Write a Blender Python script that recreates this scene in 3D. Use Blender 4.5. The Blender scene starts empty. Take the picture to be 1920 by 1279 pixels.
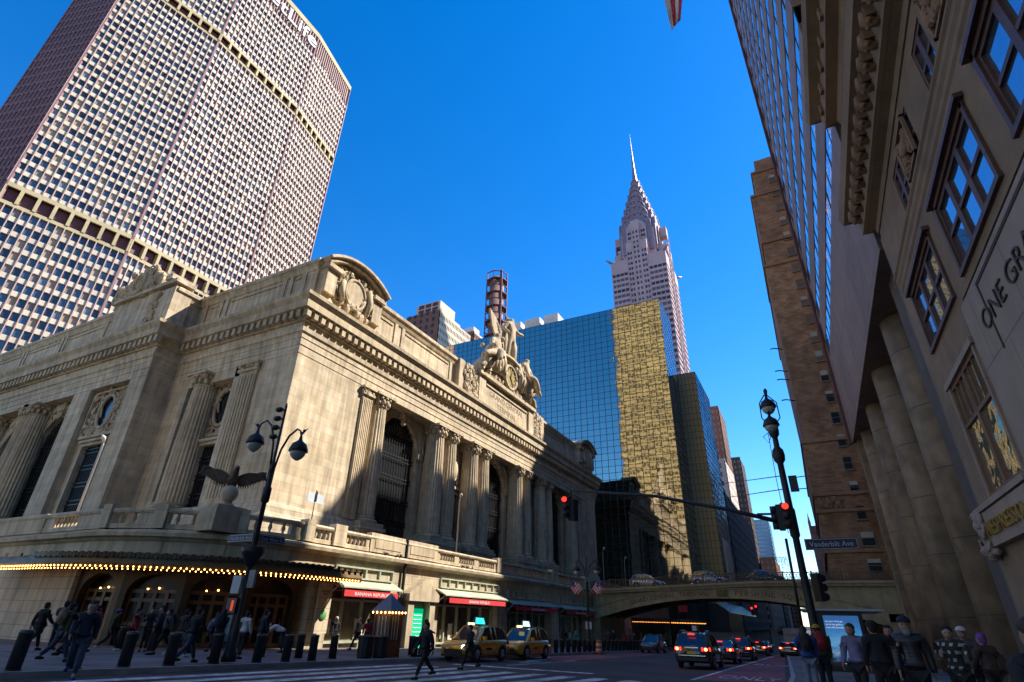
import bpy, bmesh, math, random
from mathutils import Vector, Matrix
R=math.radians; PI=math.pi; cos=math.cos; sin=math.sin
random.seed(7); rnd=random.random
def U(a,b): return a+(b-a)*random.random()
scn=bpy.context.scene; COL=scn.collection
def G(x): return 0.10-0.021*max(-80,min(300,x))      # 42nd Street falls gently to the east

# ------------------------------------------------------------------ mesh collector
class MB:
    def __init__(s): s.v=[];s.f=[];s.m=[];s.sm=[]
    def add(s,vs,fs,m=0,smooth=False):
        b=len(s.v); s.v+=[tuple(p) for p in vs]
        for f in fs: s.f.append(tuple(b+i for i in f)); s.m.append(m); s.sm.append(smooth)
    def box(s,x0,y0,z0,x1,y1,z1,m=0):
        s.hexa([(x0,y0,z0),(x1,y0,z0),(x1,y1,z0),(x0,y1,z0),(x0,y0,z1),(x1,y0,z1),(x1,y1,z1),(x0,y1,z1)],m)
    def hexa(s,p,m=0):
        s.add(p,[(0,3,2,1),(4,5,6,7),(0,1,5,4),(1,2,6,5),(2,3,7,6),(3,0,4,7)],m)
    def lbox(s,fr,u0,u1,n0,n1,z0,z1,m=0):
        s.hexa([fr(u0,n1,z0),fr(u1,n1,z0),fr(u1,n0,z0),fr(u0,n0,z0),fr(u0,n1,z1),fr(u1,n1,z1),fr(u1,n0,z1),fr(u0,n0,z1)],m)
    def obox(s,c,sx,sy,sz,rz=0,m=0,rx=0,ry=0):
        M=Matrix.Translation(c)@Matrix.Rotation(rz,4,'Z')@Matrix.Rotation(ry,4,'Y')@Matrix.Rotation(rx,4,'X')
        p=[M@Vector((a*sx/2,b*sy/2,d*sz/2)) for d in (-1,1) for a,b in ((-1,-1),(1,-1),(1,1),(-1,1))]
        s.hexa(p,m)
    def quad(s,a,b,c,d,m=0): s.add([a,b,c,d],[(0,1,2,3)],m)
    def prism(s,pts,fn,lo,hi,m=0):
        n=len(pts); vs=[fn(a,b,lo) for a,b in pts]+[fn(a,b,hi) for a,b in pts]
        fs=[tuple(range(n-1,-1,-1)),tuple(range(n,2*n))]+[(i,(i+1)%n,n+(i+1)%n,n+i) for i in range(n)]
        s.add(vs,fs,m)
    def tube(s,pts,r,n=6,m=0,cap=True,smooth=True):
        pts=[Vector(p) for p in pts]; k=len(pts)
        if not isinstance(r,(list,tuple)): r=[r]*k
        vs=[]; pu=None
        for i,p in enumerate(pts):
            d=(pts[min(i+1,k-1)]-pts[max(i-1,0)])
            if d.length<1e-9: d=Vector((0,0,1))
            d.normalize()
            if pu is None: u=d.orthogonal().normalized()
            else:
                u=pu-d*pu.dot(d); u=u.normalized() if u.length>1e-6 else d.orthogonal().normalized()
            w=d.cross(u); pu=u
            for j in range(n):
                a=2*PI*j/n; vs.append(p+(u*cos(a)+w*sin(a))*r[i])
        fs=[(i*n+j,i*n+(j+1)%n,(i+1)*n+(j+1)%n,(i+1)*n+j) for i in range(k-1) for j in range(n)]
        if cap: fs+=[tuple(range(n-1,-1,-1)),tuple(range((k-1)*n,k*n))]
        s.add(vs,fs,m,smooth)
    def lathe(s,prof,cx=0,cy=0,z0=0,n=16,m=0,flute=0,smooth=True,sx=1,sy=1):
        vs=[];k=len(prof)
        for r,z in prof:
            for j in range(n):
                a=2*PI*j/n; rr=r*(1-flute*(j%2)); vs.append((cx+rr*cos(a)*sx,cy+rr*sin(a)*sy,z0+z))
        fs=[(i*n+j,i*n+(j+1)%n,(i+1)*n+(j+1)%n,(i+1)*n+j) for i in range(k-1) for j in range(n)]
        fs+=[tuple(range(n-1,-1,-1)),tuple(range((k-1)*n,k*n))]
        s.add(vs,fs,m,smooth and not flute)
    def ball(s,c,r,n=8,k=5,m=0,sz=(1,1,1),smooth=True):
        vs=[(c[0],c[1],c[2]-r*sz[2])]
        for i in range(1,k):
            t=PI*i/k
            for j in range(n):
                a=2*PI*j/n; vs.append((c[0]+r*sz[0]*sin(t)*cos(a),c[1]+r*sz[1]*sin(t)*sin(a),c[2]-r*sz[2]*cos(t)))
        vs.append((c[0],c[1],c[2]+r*sz[2])); e=len(vs)-1
        fs=[(0,1+(j+1)%n,1+j) for j in range(n)]
        fs+=[(1+i*n+j,1+i*n+(j+1)%n,1+(i+1)*n+(j+1)%n,1+(i+1)*n+j) for i in range(k-2) for j in range(n)]
        b=1+(k-2)*n; fs+=[(e,b+j,b+(j+1)%n) for j in range(n)]
        s.add(vs,fs,m,smooth)
    def sweep(s,prof,path,closed=False,m=0,zf=None):
        """profile (outward,z) carried along a plan path; outward = right of travel, mitred"""
        P=[Vector((p[0],p[1])) for p in path]; n=len(P); rows=[]
        for i,p in enumerate(P):
            a=P[i-1] if (i>0 or closed) else None; b=P[(i+1)%n] if (i<n-1 or closed) else None
            d1=(p-a).normalized() if a is not None else None; d2=(b-p).normalized() if b is not None else None
            if d1 is None: d1=d2
            if d2 is None: d2=d1
            n1=Vector((d1.y,-d1.x)); n2=Vector((d2.y,-d2.x)); q=(n1+n2)
            q=q/ max(.2,(1+n1.dot(n2)))
            rows.append([(p.x+q.x*o,p.y+q.y*o,z+(zf(p.x) if zf else 0)) for o,z in prof])
        k=len(prof); vs=[v for r in rows for v in r]; fs=[]
        for i in range(n if closed else n-1):
            i2=(i+1)%n
            for j in range(k-1): fs.append((i*k+j,i2*k+j,i2*k+j+1,i*k+j+1))
        if not closed: fs+=[tuple(range(k)),tuple(range((n-1)*k+k-1,(n-1)*k-1,-1))]
        s.add(vs,fs,m)
    def make(s,name,mats,parent=None,world=True,loc=None):
        me=bpy.data.meshes.new(name); me.from_pydata(s.v,[],s.f)
        if not isinstance(mats,(list,tuple)): mats=[mats]
        for q in mats: me.materials.append(q)
        if len(mats)>1: me.polygons.foreach_set('material_index',s.m)
        me.polygons.foreach_set('use_smooth',s.sm); me.update()
        return link(name,me,parent,world,loc)
def link(name,me,parent=None,world=True,loc=None):
    o=bpy.data.objects.new(name,me); COL.objects.link(o)
    if parent is not None:
        o.parent=parent
        if world and parent.parent is None: o.location=-parent.location
    if loc is not None: o.location=Vector(o.location)+Vector(loc)
    return o
def thing(name,label,cat,loc=(0,0,0),rz=0,group=None):
    o=bpy.data.objects.new(name,None); COL.objects.link(o); o.location=loc; o.rotation_euler=(0,0,rz)
    o.empty_display_size=.2; o['label']=label; o['category']=cat
    if group: o['group']=group
    return o
def tag(o,label,cat,group=None):
    o['label']=label; o['category']=cat
    if group: o['group']=group
    return o
def struct(name,mb,m):
    o=mb.make(name,m); o['kind']='structure'; return o
def dup(o,loc,rz=None,label=None,mats=None):
    r=o.copy(); COL.objects.link(r); r.location=loc
    if rz is not None: r.rotation_euler=(0,0,rz)
    if label: r['label']=label
    def kids(a,b):
        for ch in list(a.children):
            if ch==b: continue
            c=ch.copy(); COL.objects.link(c); c.parent=b; kids(ch,c)
    kids(o,r); return r
def frame(o,u):
    ux,uy=u; l=math.hypot(ux,uy); ux/=l; uy/=l; nx,ny=uy,-ux
    return lambda a,n,z:(o[0]+ux*a+nx*n,o[1]+uy*a+ny*n,z)
def text(name,s,size,m,parent,mat4,ext=.01,thin=0,align='CENTER',world=True,spacing=1.0,fit=None):
    cu=bpy.data.curves.new(name,'FONT'); cu.body=s; cu.size=size; cu.extrude=ext; cu.align_x=align; cu.align_y='CENTER'; cu.space_character=spacing; cu.offset=-thin
    tmp=bpy.data.objects.new('t',cu); COL.objects.link(tmp)
    dg=bpy.context.evaluated_depsgraph_get(); me=bpy.data.meshes.new_from_object(tmp.evaluated_get(dg))
    bpy.data.objects.remove(tmp); bpy.data.curves.remove(cu)
    if fit:
        xs=[v.co.x for v in me.vertices]; ys=[v.co.y for v in me.vertices]
        sx=fit[0]/(max(xs)-min(xs)); sy=fit[1]/(max(ys)-min(ys)); mx=(max(xs)+min(xs))/2; my=(max(ys)+min(ys))/2
        for v in me.vertices: v.co.x=(v.co.x-mx)*sx; v.co.y=(v.co.y-my)*sy
    me.transform(mat4); me.materials.clear(); me.materials.append(m)
    return link(name,me,parent,world)
def face_mat(o,udir,tilt=0):
    """letters standing on a vertical face: x along udir, up = z, at point o"""
    u=Vector((udir[0],udir[1],0)).normalized(); z=Vector((0,0,1)); n=u.cross(z)
    return Matrix(((u.x,z.x,n.x,o[0]),(u.y,z.y,n.y,o[1]),(u.z,z.z,n.z,o[2]),(0,0,0,1)))

# ------------------------------------------------------------------ materials
MC={}
def mat(name,col,rough=.7,metal=0,var=.12,scale=1.2,bump=0,bscale=None,col2=None,brick=None,joint=None,emit=0,spec=.5,streak=0,obj=False,dirt=0,coat=0,wave=0,bb=.35,jd=.62):
    if name in MC: return MC[name]
    m=bpy.data.materials.new(name); m.use_nodes=True; nt=m.node_tree; N=nt.nodes; L=nt.links; N.clear()
    out=N.new('ShaderNodeOutputMaterial'); b=N.new('ShaderNodeBsdfPrincipled'); L.new(b.outputs[0],out.inputs[0])
    b.inputs['Roughness'].default_value=rough; b.inputs['Metallic'].default_value=metal
    b.inputs['Specular IOR Level'].default_value=spec; b.inputs['Coat Weight'].default_value=coat
    c=(*col,1)
    if emit:
        b.inputs['Emission Color'].default_value=c; b.inputs['Emission Strength'].default_value=emit
        b.inputs['Base Color'].default_value=c; MC[name]=m; return m
    if obj: t=N.new('ShaderNodeTexCoord').outputs['Object']
    else: t=N.new('ShaderNodeNewGeometry').outputs['Position']
    def noise(sc,det=5,vec=t):
        n=N.new('ShaderNodeTexNoise'); n.inputs['Scale'].default_value=sc; n.inputs['Detail'].default_value=det; L.new(vec,n.inputs['Vector']); return n.outputs[0]
    def ramp(f,a,bv,x0=0,x1=1):
        r=N.new('ShaderNodeMapRange'); L.new(f,r.inputs[0]); r.inputs[1].default_value=x0; r.inputs[2].default_value=x1; r.inputs[3].default_value=a; r.inputs[4].default_value=bv; return r.outputs[0]
    def mul(ca,f):
        x=N.new('ShaderNodeMix'); x.data_type='RGBA'; x.blend_type='MULTIPLY'; x.inputs[0].default_value=1
        L.new(ca,x.inputs[6]); L.new(f,x.inputs[7]); return x.outputs[2]
    rgb=N.new('ShaderNodeRGB'); rgb.outputs[0].default_value=c; cur=rgb.outputs[0]; h=None
    if col2 or brick:
        sx=N.new('ShaderNodeSeparateXYZ'); L.new(t,sx.inputs[0]); ad=N.new('ShaderNodeMath'); L.new(sx.outputs[0],ad.inputs[0]); L.new(sx.outputs[1],ad.inputs[1])
        cb=N.new('ShaderNodeCombineXYZ'); L.new(ad.outputs[0],cb.inputs[0]); L.new(sx.outputs[2],cb.inputs[1])
    if brick:
        bt=N.new('ShaderNodeTexBrick'); L.new(cb.outputs[0],bt.inputs['Vector']); w,hh=brick
        bt.inputs['Scale'].default_value=1; bt.inputs['Brick Width'].default_value=w; bt.inputs['Row Height'].default_value=hh; bt.inputs['Mortar Size'].default_value=joint or .012; bt.inputs['Mortar Smooth'].default_value=.3
        c2=col2 or tuple(x*.86 for x in col)
        bt.inputs['Color1'].default_value=c; bt.inputs['Color2'].default_value=(*c2,1); bt.inputs['Mortar'].default_value=(*[x*jd for x in col],1)
        cur=bt.outputs[0]; h=bt.outputs['Fac']
    elif col2:
        x=N.new('ShaderNodeMix'); x.data_type='RGBA'; L.new(ramp(noise(scale*.6,3),0,1,.42,.6),x.inputs[0]); L.new(rgb.outputs[0],x.inputs[6]); x.inputs[7].default_value=(*col2,1); cur=x.outputs[2]
    if var:
        cur=mul(cur,ramp(noise(scale,6),1-var,1+var,.3,.7)); cur=mul(cur,ramp(noise(scale*.13,3),1-var,1+var*.6,.35,.65))
    if streak:
        mp=N.new('ShaderNodeMapping'); mp.inputs['Scale'].default_value=(1.6,1.6,.09); L.new(t,mp.inputs[0])
        cur=mul(cur,ramp(noise(1.3,5,mp.outputs[0]),1-streak,1,.35,.6))
    L.new(cur,b.inputs['Base Color'])
    if bump or h or wave:
        bp=N.new('ShaderNodeBump'); bp.inputs['Distance'].default_value=.02
        if wave:
            mp=N.new('ShaderNodeMapping'); mp.inputs['Scale'].default_value=(1,1,1.6); L.new(t,mp.inputs[0]); bp.inputs['Strength'].default_value=1; bp.inputs['Distance'].default_value=wave
            L.new(noise(bscale or .35,2,mp.outputs[0]),bp.inputs['Height'])
        elif h and not bump:
            bp.inputs['Strength'].default_value=bb; bp.invert=True; L.new(h,bp.inputs['Height'])
        else:
            bp.inputs['Strength'].default_value=bump; L.new(noise(bscale or scale*8,4),bp.inputs['Height'])
        L.new(bp.outputs[0],b.inputs['Normal'])
    rn=ramp(noise(scale*2.3,3),max(.02,rough-.06),min(1,rough+.1)) if rough>.25 else None
    if rn: L.new(rn,b.inputs['Roughness'])
    MC[name]=m; return m
STONE=mat('limestone',(.565,.445,.29),.85,var=.15,scale=.9,brick=(1.9,.82),joint=.014,col2=(.66,.545,.385),jd=.68,streak=.34)
STONE2=mat('limestone_carved',(.56,.45,.30),.85,var=.16,scale=1.4,bump=.5,bscale=5,streak=.3)
STONE3=mat('limestone_base',(.55,.45,.31),.85,var=.14,scale=.8,brick=(1.5,.62),joint=.02,col2=(.62,.51,.36),streak=.34)
MOSS=mat('limestone_mossy',(.30,.29,.10),.9,var=.3,scale=1.5,col2=(.50,.42,.28))
IRON=mat('dark_iron',(.022,.02,.022),.45,.3,var=.2,scale=6,obj=True)
BRONZE=mat('dark_bronze',(.055,.036,.017),.45,.5,var=.2,scale=4)
GLASSD=mat('window_glass',(.02,.025,.03),.04,0,var=0,spec=1.0,wave=.01,bscale=.8)
WOOD=mat('oak_doors',(.17,.075,.025),.4,var=.35,scale=3)
# ------------------------------------------------------------------ camera, sun, sky
cam=bpy.data.cameras.new('camera'); co=bpy.data.objects.new('camera',cam); COL.objects.link(co); scn.camera=co
YAW,PITCH,ROLL=0.48976397,0.4779464,0.02600526
cam.sensor_width=36; cam.lens=36*1006.09/1920; cam.clip_start=.1; cam.clip_end=6000
f=Vector((cos(YAW)*cos(PITCH),sin(YAW)*cos(PITCH),sin(PITCH))); r_=Vector((sin(YAW),-cos(YAW),0)); u_=r_.cross(f)
r2=r_*cos(ROLL)+u_*sin(ROLL); u2=-r_*sin(ROLL)+u_*cos(ROLL)
co.matrix_world=Matrix(((r2.x,u2.x,-f.x,0),(r2.y,u2.y,-f.y,0),(r2.z,u2.z,-f.z,1.55),(0,0,0,1)))
AZ,EL=R(43.5),R(45.0)
SUN=Vector((sin(AZ)*cos(EL),-cos(AZ)*cos(EL),sin(EL)))
sl=bpy.data.lights.new('sun','SUN'); so=bpy.data.objects.new('sun',sl); COL.objects.link(so)
sl.energy=5.0; sl.angle=R(.53); sl.color=(1,.92,.80); so.rotation_euler=(-SUN).to_track_quat('-Z','Y').to_euler(); so.location=(0,0,300)
w=bpy.data.worlds.new('World'); scn.world=w; w.use_nodes=True; nt=w.node_tree; bg=nt.nodes['Background']
sk=nt.nodes.new('ShaderNodeTexSky'); sk.sky_type='NISHITA'; sk.sun_disc=False; sk.sun_elevation=EL; sk.sun_rotation=R(180)-AZ
sk.altitude=0; sk.air_density=1.0; sk.dust_density=.05; sk.ozone_density=4.0
hs=nt.nodes.new('ShaderNodeHueSaturation'); hs.inputs['Saturation'].default_value=1.36; hs.inputs['Hue'].default_value=.506; hs.inputs['Value'].default_value=1.08; nt.links.new(sk.outputs[0],hs.inputs['Color']); nt.links.new(hs.outputs[0],bg.inputs[0]); bg.inputs[1].default_value=.125
scn.view_settings.view_transform='Standard'; scn.view_settings.look='None'; scn.view_settings.exposure=.98; scn.view_settings.gamma=1
scn.cycles.max_bounces=8; scn.cycles.diffuse_bounces=3; scn.cycles.glossy_bounces=4; scn.cycles.use_denoising=True; scn.cycles.caustics_reflective=False; scn.cycles.caustics_refractive=False
scn.cycles.sample_clamp_indirect=6

# ------------------------------------------------------------------ ground
KN=18.35                                              # north kerb
def KS(x): return 1.5+.06*max(0,min(50,x-25))-.02*max(0,20-x)*0  # south kerb
XS=[-80,-40,-10,0,10,20,30,40,50,60,75,100,150,220,300,700]
ASPH=mat('asphalt',(.062,.054,.050),.85,var=.4,scale=.5,bump=.3,bscale=30,col2=(.036,.032,.030))
PAVE=mat('sidewalk_concrete',(.20,.18,.165),.85,var=.25,scale=.8,bump=.15,bscale=20,col2=(.14,.125,.115))
KERB=mat('granite_kerb',(.38,.375,.37),.8,var=.2,scale=2)
PAINT=mat('road_paint',(.72,.69,.64),.7,var=.4,scale=3.5,col2=(.42,.40,.37))
REDP=mat('red_bus_lane_paint',(.26,.075,.075),.8,var=.3,scale=1.2,col2=(.18,.05,.055))
def strip(mb,ya,yb,xs,dz):
    for a,b in zip(xs,xs[1:]):
        mb.quad((a,ya(a),G(a)+dz),(b,ya(b),G(b)+dz),(b,yb(b),G(b)+dz),(a,yb(a),G(a)+dz))
g=MB(); strip(g,lambda x:-900,lambda x:1200,[-900]+XS+[3000],-.03); struct('ground',g,ASPH)
g=MB(); strip(g,lambda x:KS(x),lambda x:KN,XS,0); struct('road',g,ASPH)
g=MB(); XN=[-80,-30,0,10,20,30,40,60,80,100,140,220,300,700]
for a,b in zip(XN,XN[1:]):
    g.hexa([(a,KN+.18,G(a)-.02),(b,KN+.18,G(b)-.02),(b,90,G(b)-.02),(a,90,G(a)-.02),(a,KN+.18,G(a)+.15),(b,KN+.18,G(b)+.15),(b,90,G(b)+.15),(a,90,G(a)+.15)])
struct('north_sidewalk',g,PAVE)
g=MB()
for a,b in zip(XS,XS[1:]):
    y0,y1=KS(a)-.18,KS(b)-.18
    g.hexa([(a,-40,G(a)-.02),(b,-40,G(b)-.02),(b,y1,G(b)-.02),(a,y0,G(a)-.02),(a,-40,G(a)+.15),(b,-40,G(b)+.15),(b,y1,G(b)+.15),(a,y0,G(a)+.15)])
struct('south_sidewalk',g,PAVE)
g=MB()
for a,b in zip(XN,XN[1:]):
    g.hexa([(a,KN,G(a)-.02),(b,KN,G(b)-.02),(b,KN+.18,G(b)-.02),(a,KN+.18,G(a)-.02),(a,KN,G(a)+.154),(b,KN,G(b)+.154),(b,KN+.18,G(b)+.154),(a,KN+.18,G(a)+.154)])
struct('north_kerb',g,KERB)
g=MB()
for a,b in zip(XS,XS[1:]):
    y0,y1=KS(a),KS(b)
    g.hexa([(a,y0-.18,G(a)-.02),(b,y1-.18,G(b)-.02),(b,y1,G(b)-.02),(a,y0,G(a)-.02),(a,y0-.18,G(a)+.154),(b,y1-.18,G(b)+.154),(b,y1,G(b)+.154),(a,y0,G(a)+.154)])
struct('south_kerb',g,KERB)
g=MB()                                                # ladder crosswalk
y=2.6
while y<17.6:
    strip(g,lambda x:y,lambda x:y+.62,[4,10,16,22.9],.004); y+=1.27
struct('crosswalk_stripes',g,PAINT)
g=MB(); strip(g,lambda x:9.2,lambda x:16.2,[25.0,25.6],.004); struct('stop_line',g,PAINT)
g=MB(); strip(g,lambda x:KS(x)+.25,lambda x:5.0+.015*(x-25),[26.2,30,36,44,60,75,100,150],.004)
struct('south_bus_lane',g,REDP)
g=MB(); strip(g,lambda x:14.4,lambda x:17.9,[34.5,44,60,75,100,150],.004); struct('north_bus_lane',g,REDP)
g=MB(); strip(g,lambda x:5.05+.015*(x-25),lambda x:5.25+.015*(x-25),[25.6,30,36,44,60,75,100,150],.008)
strip(g,lambda x:14.1,lambda x:14.28,[27,30,33,36],.008)
for k in range(5): strip(g,lambda x:14.9+.55*k,lambda x:15.1+.55*k,[30+1.6*k,32.6+1.6*k],.008)
struct('lane_lines',g,PAINT)
def road_text(s,x,y,L,W):
    n=len(s)
    M=Matrix(((0,1,0,x),(-1,0,0,y),(-.0,-.021,1,G(x)+.012),(0,0,0,1)))
    o=text('road_lettering',s,1,PAINT,None,M,ext=0,fit=(W,L)); o['kind']='structure'
road_text('ONLY',29.2,3.4,2.4,2.5); road_text('BUS',47,3.9,2.6,2.2)

g=MB()
for (xa,xb,ya,yb) in ((8,13,6.2,8.4),(26,33,9.5,11.2),(31,52,11.9,12.6),(44,58,8.6,10.4),(14,19,13.2,15.5)):
    strip(g,lambda x:ya,lambda x:yb,[xa,(xa+xb)/2,xb],.0025)
struct('asphalt_patch',g,mat('asphalt_patch',(.028,.026,.026),.8,var=.3,scale=2))
for i,(x,y,l) in enumerate(((28.5,12.9,'round iron manhole cover beside the stop line'),(39,10.9,'round iron manhole cover in the middle of the street'),(24.0,5.4,'round iron manhole cover near the red bus lane'))):
    t=thing('manhole_cover',l,'manhole cover',(x,y,G(x))); q=MB(); q.lathe([(.42,0),(.42,.012),(.36,.014),(.36,.010),(.05,.012)],n=24); q.make('lid',mat('manhole_iron',(.03,.027,.025),.5,.5,obj=True,var=.3,scale=9),t,False); q=MB(); q.lathe([(.50,0),(.50,.008),(.43,.009)],n=24); q.make('rim',mat('manhole_rim',(.07,.065,.06),.7,obj=True),t,False); t.rotation_euler=(0,math.atan(.021),0)
# ------------------------------------------------------------------ railway terminal
GCT=thing('railway_terminal','long cream limestone railway terminal with arched windows, columns and a clock on its roof','station',(60,50,-.5))
def P(mb,name,m,parent=GCT): return mb.make(name,m,parent)
YF=42.0; XW=33.0; XE=121.4; AX=77.2; XP=30.0; YR=44.0; YG=44.9
fs=lambda a,n,z:(a,YF-n,z)                       # south face: a=x, n=out to the south
fw=lambda a,n,z:(XW-n,a,z)                       # west face: a=y
fp=lambda a,n,z:(XP-n,a,z)                       # projecting west pavilion
Z0=5.6
ZA=25.0
def ornament(mb,fr,u0,u1,z0,z1,n0=0,dep=.35,k=60,s=.22,m=0,hole=None):
    """carved foliage: clusters of small curled forms"""
    for i in range(k):
        a,z=U(u0,u1),U(z0,z1)
        if hole and ((a-hole[0])/hole[2])**2+((z-hole[1])/hole[3])**2<1: continue
        q=s*U(.6,1.5)
        if i%3:
            mb.ball(fr(a,n0+dep*U(.1,.5),z),q,6,4,m,(1,1,U(.7,1.6)),False)
        else:
            t0=U(0,6.28); pts=[fr(a+q*1.6*(1-j*.12)*cos(t0+j*.9),n0+dep*(.3+.1*j),z+q*1.6*(1-j*.12)*sin(t0+j*.9)) for j in range(6)]
            mb.tube(pts,[q*.5*(1-j*.12) for j in range(6)],5,m)
def ring(mb,fr,c,z,ru,rz,rr,n=18,n0=.1,m=0,a0=0,a1=2*PI,sec=6):
    mb.tube([fr(c+ru*cos(a0+(a1-a0)*j/n),n0,z+rz*sin(a0+(a1-a0)*j/n)) for j in range(n+1)],rr,sec,m)
def arch_wall(mb,fr,u0,u1,c,hw,zs,z0,z1,n0,n1,seg=12,zb=None):
    """wall bay with a round-headed opening, made of a left and a right half"""
    if zb: mb.lbox(fr,u0,u1,n0,n1,z0,zb)
    zz=zb or z0
    for sgn,ue in ((-1,u0),(1,u1)):
        pts=[(ue,zz),(c+sgn*hw,zz)]+[(c+sgn*hw*cos(PI/2*j/seg),zs+hw*sin(PI/2*j/seg)) for j in range(seg+1)]+[(c,z1),(ue,z1)]
        mb.prism(pts if sgn<0 else pts[::-1],lambda a,b,l:fr(a,l,b),n0,n1)
def grille(mb,fr,c,hw,zs,zb,n,dv,dh,t=.07,arch=True):
    k=int(2*hw/dv); 
    for i in range(1,k):
        u=c-hw+2*hw*i/k; zt=zs+(math.sqrt(max(0,hw*hw-(u-c)**2)) if arch else 0)
        mb.lbox(fr,u-t/2,u+t/2,n-.05,n+.05,zb,zt)
    z=zb+dh
    while z<zs+(hw if arch else 0)-.4:
        w=hw if z<zs else math.sqrt(max(0,hw*hw-(z-zs)**2))
        for dz in (-.22,.22): mb.lbox(fr,c-w,c+w,n-.03,n+.08,z+dz-.05,z+dz+.05)
        z+=dh
def arch_window(fr,c,hw,zs,zb,n,par=GCT,dv=.48,dh=2.6):
    g=MB(); pts=[(c-hw,zb),(c+hw,zb)]+[(c+hw*cos(PI*j/20),zs+hw*sin(PI*j/20)) for j in range(21)]
    g.prism(pts,lambda a,b,l:fr(a,l,b),n-.15,n); o=g.make('arched_window',GLASSD,par)
    b=MB(); grille(b,fr,c,hw,zs,zb,n+.22,dv,dh); b.make('grille',IRON,o)
    return o
def sq_window(fr,c,hw,z0,z1,n,par=GCT):
    g=MB(); g.lbox(fr,c-hw,c+hw,n-.15,n,z0,z1); o=g.make('window',GLASSD,par)
    b=MB(); grille(b,fr,c,hw,z1,z0,n+.2,.36,1.9,.06,False); b.make('grille',IRON,o)
    f=MB(); e=.35
    for a0,a1,b0,b1 in ((c-hw-e,c-hw,z0,z1),(c+hw,c+hw+e,z0,z1),(c-hw-e-.1,c+hw+e+.1,z1,z1+e),(c-hw-e-.2,c+hw+e+.2,z1+e,z1+e+.3)):
        f.lbox(fr,a0,a1,n+.1,n+.75+(.25 if b1-b0<.31 else 0),b0,b1)
    f.make('window_frame',STONE2,o); return o

# --- main walls
w=MB()
w.lbox(fs,XW,44.4,-9,0,Z0,ZA)                                                  # south-west pier
w.lbox(fs,110.0,XE,-9,0,Z0,ZA)
w.box(XW+9,51,Z0,XE-.5,118,36.0)                                               # body behind
w.box(XW+1.6,51.0,Z0,XW+9,62.3,ZA+6)
FRS=lambda a,n,z:(a,YR-n,z)
for c in (52.55,AX,101.85):
    arch_wall(w,FRS,c-5.0,c+5.0,c,3.8,20.7,Z0,ZA,-.95,0)
for u0,u1 in ((44.4,47.55),(106.85,110.0)): w.lbox(FRS,u0,u1,-.95,0,Z0,ZA)
for u0,u1,c in ((57.55,72.2,65.0),(82.2,96.85,89.4)):
    w.lbox(FRS,u0,c-1.3,-.95,0,Z0,ZA); w.lbox(FRS,c+1.3,u1,-.95,0,Z0,ZA); w.lbox(FRS,c-1.3,c+1.3,-.95,0,17,ZA); w.lbox(FRS,c-1.3,c+1.3,-.95,0,Z0,9.9)
# west recess
w.box(XW,51,Z0,XW+1.6,51.2,ZA)
FRW=lambda a,n,z:(XW+1.2-n,a,z)
w.lbox(FRW,51.2,62.3,-.9,-.4,17.2,ZA); w.lbox(FRW,51.2,62.3,-.9,-.4,Z0,9.8)
w.lbox(FRW,51.2,51.6,-.9,-.4,9.8,17.2); w.lbox(FRW,55.2,62.3,-.9,-.4,9.8,17.2)
w.box(XW,58.9,Z0,XW+1.6,62.3,ZA)
w.box(XW,50.2,23.9,XW+1.6,58.9,ZA)
# pavilion
w.lbox(fp,62.3,65.5,-4.6,0,Z0,ZA); w.lbox(fp,73.6,77.3,-4,0,Z0,ZA); w.lbox(fp,65.5,73.6,-4,-.9,17.9,ZA); w.lbox(fp,65.5,67.1,-4,-.9,Z0,17.9); w.lbox(fp,71.3,73.6,-4,-.9,Z0,17.9); w.lbox(fp,67.1,71.3,-4,-.9,Z0,9.6)
FPR=lambda a,n,z:(XP+1.6-n,a,z)
wy=[(77.3,87.0,82.0),(87.0,97.4,92.2),(97.4,107.8,102.6)]
for u0,u1,c in wy: arch_wall(w,FPR,u0,u1,c,3.5,19.6,Z0,ZA,-.9,0)
w.lbox(fp,107.8,140,-4,0,Z0,ZA)
P(w,'wall',STONE)
# plinth and string mouldings
w=MB()
path=[(XP,140),(XP,62.3),(XW,62.3),(XW,YF),(44.4,YF)]
w.sweep([(0,Z0),(.5,Z0),(.5,8.6),(.62,8.7),(.62,9.1),(.3,9.5),(.25,10.0),(.1,10.3),(0,10.4)],path)
w.sweep([(0,Z0),(.5,Z0),(.5,8.6),(.62,8.7),(.62,9.1),(.3,9.5),(.25,10.0),(.1,10.3),(0,10.4)],[(110,YF),(XE,YF),(XE,118)])
for c in (46.3,60.35,69.65,84.75,94.05,108.1):
    hw=1.9 if c in (46.3,108.1) else 3.5
    w.box(c-hw,41.0,Z0,c+hw,YR-.02,9.6); w.box(c-hw-.15,40.85,9.6,c+hw+.15,YR-.02,9.95)
P(w,'plinth',STONE3)
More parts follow.
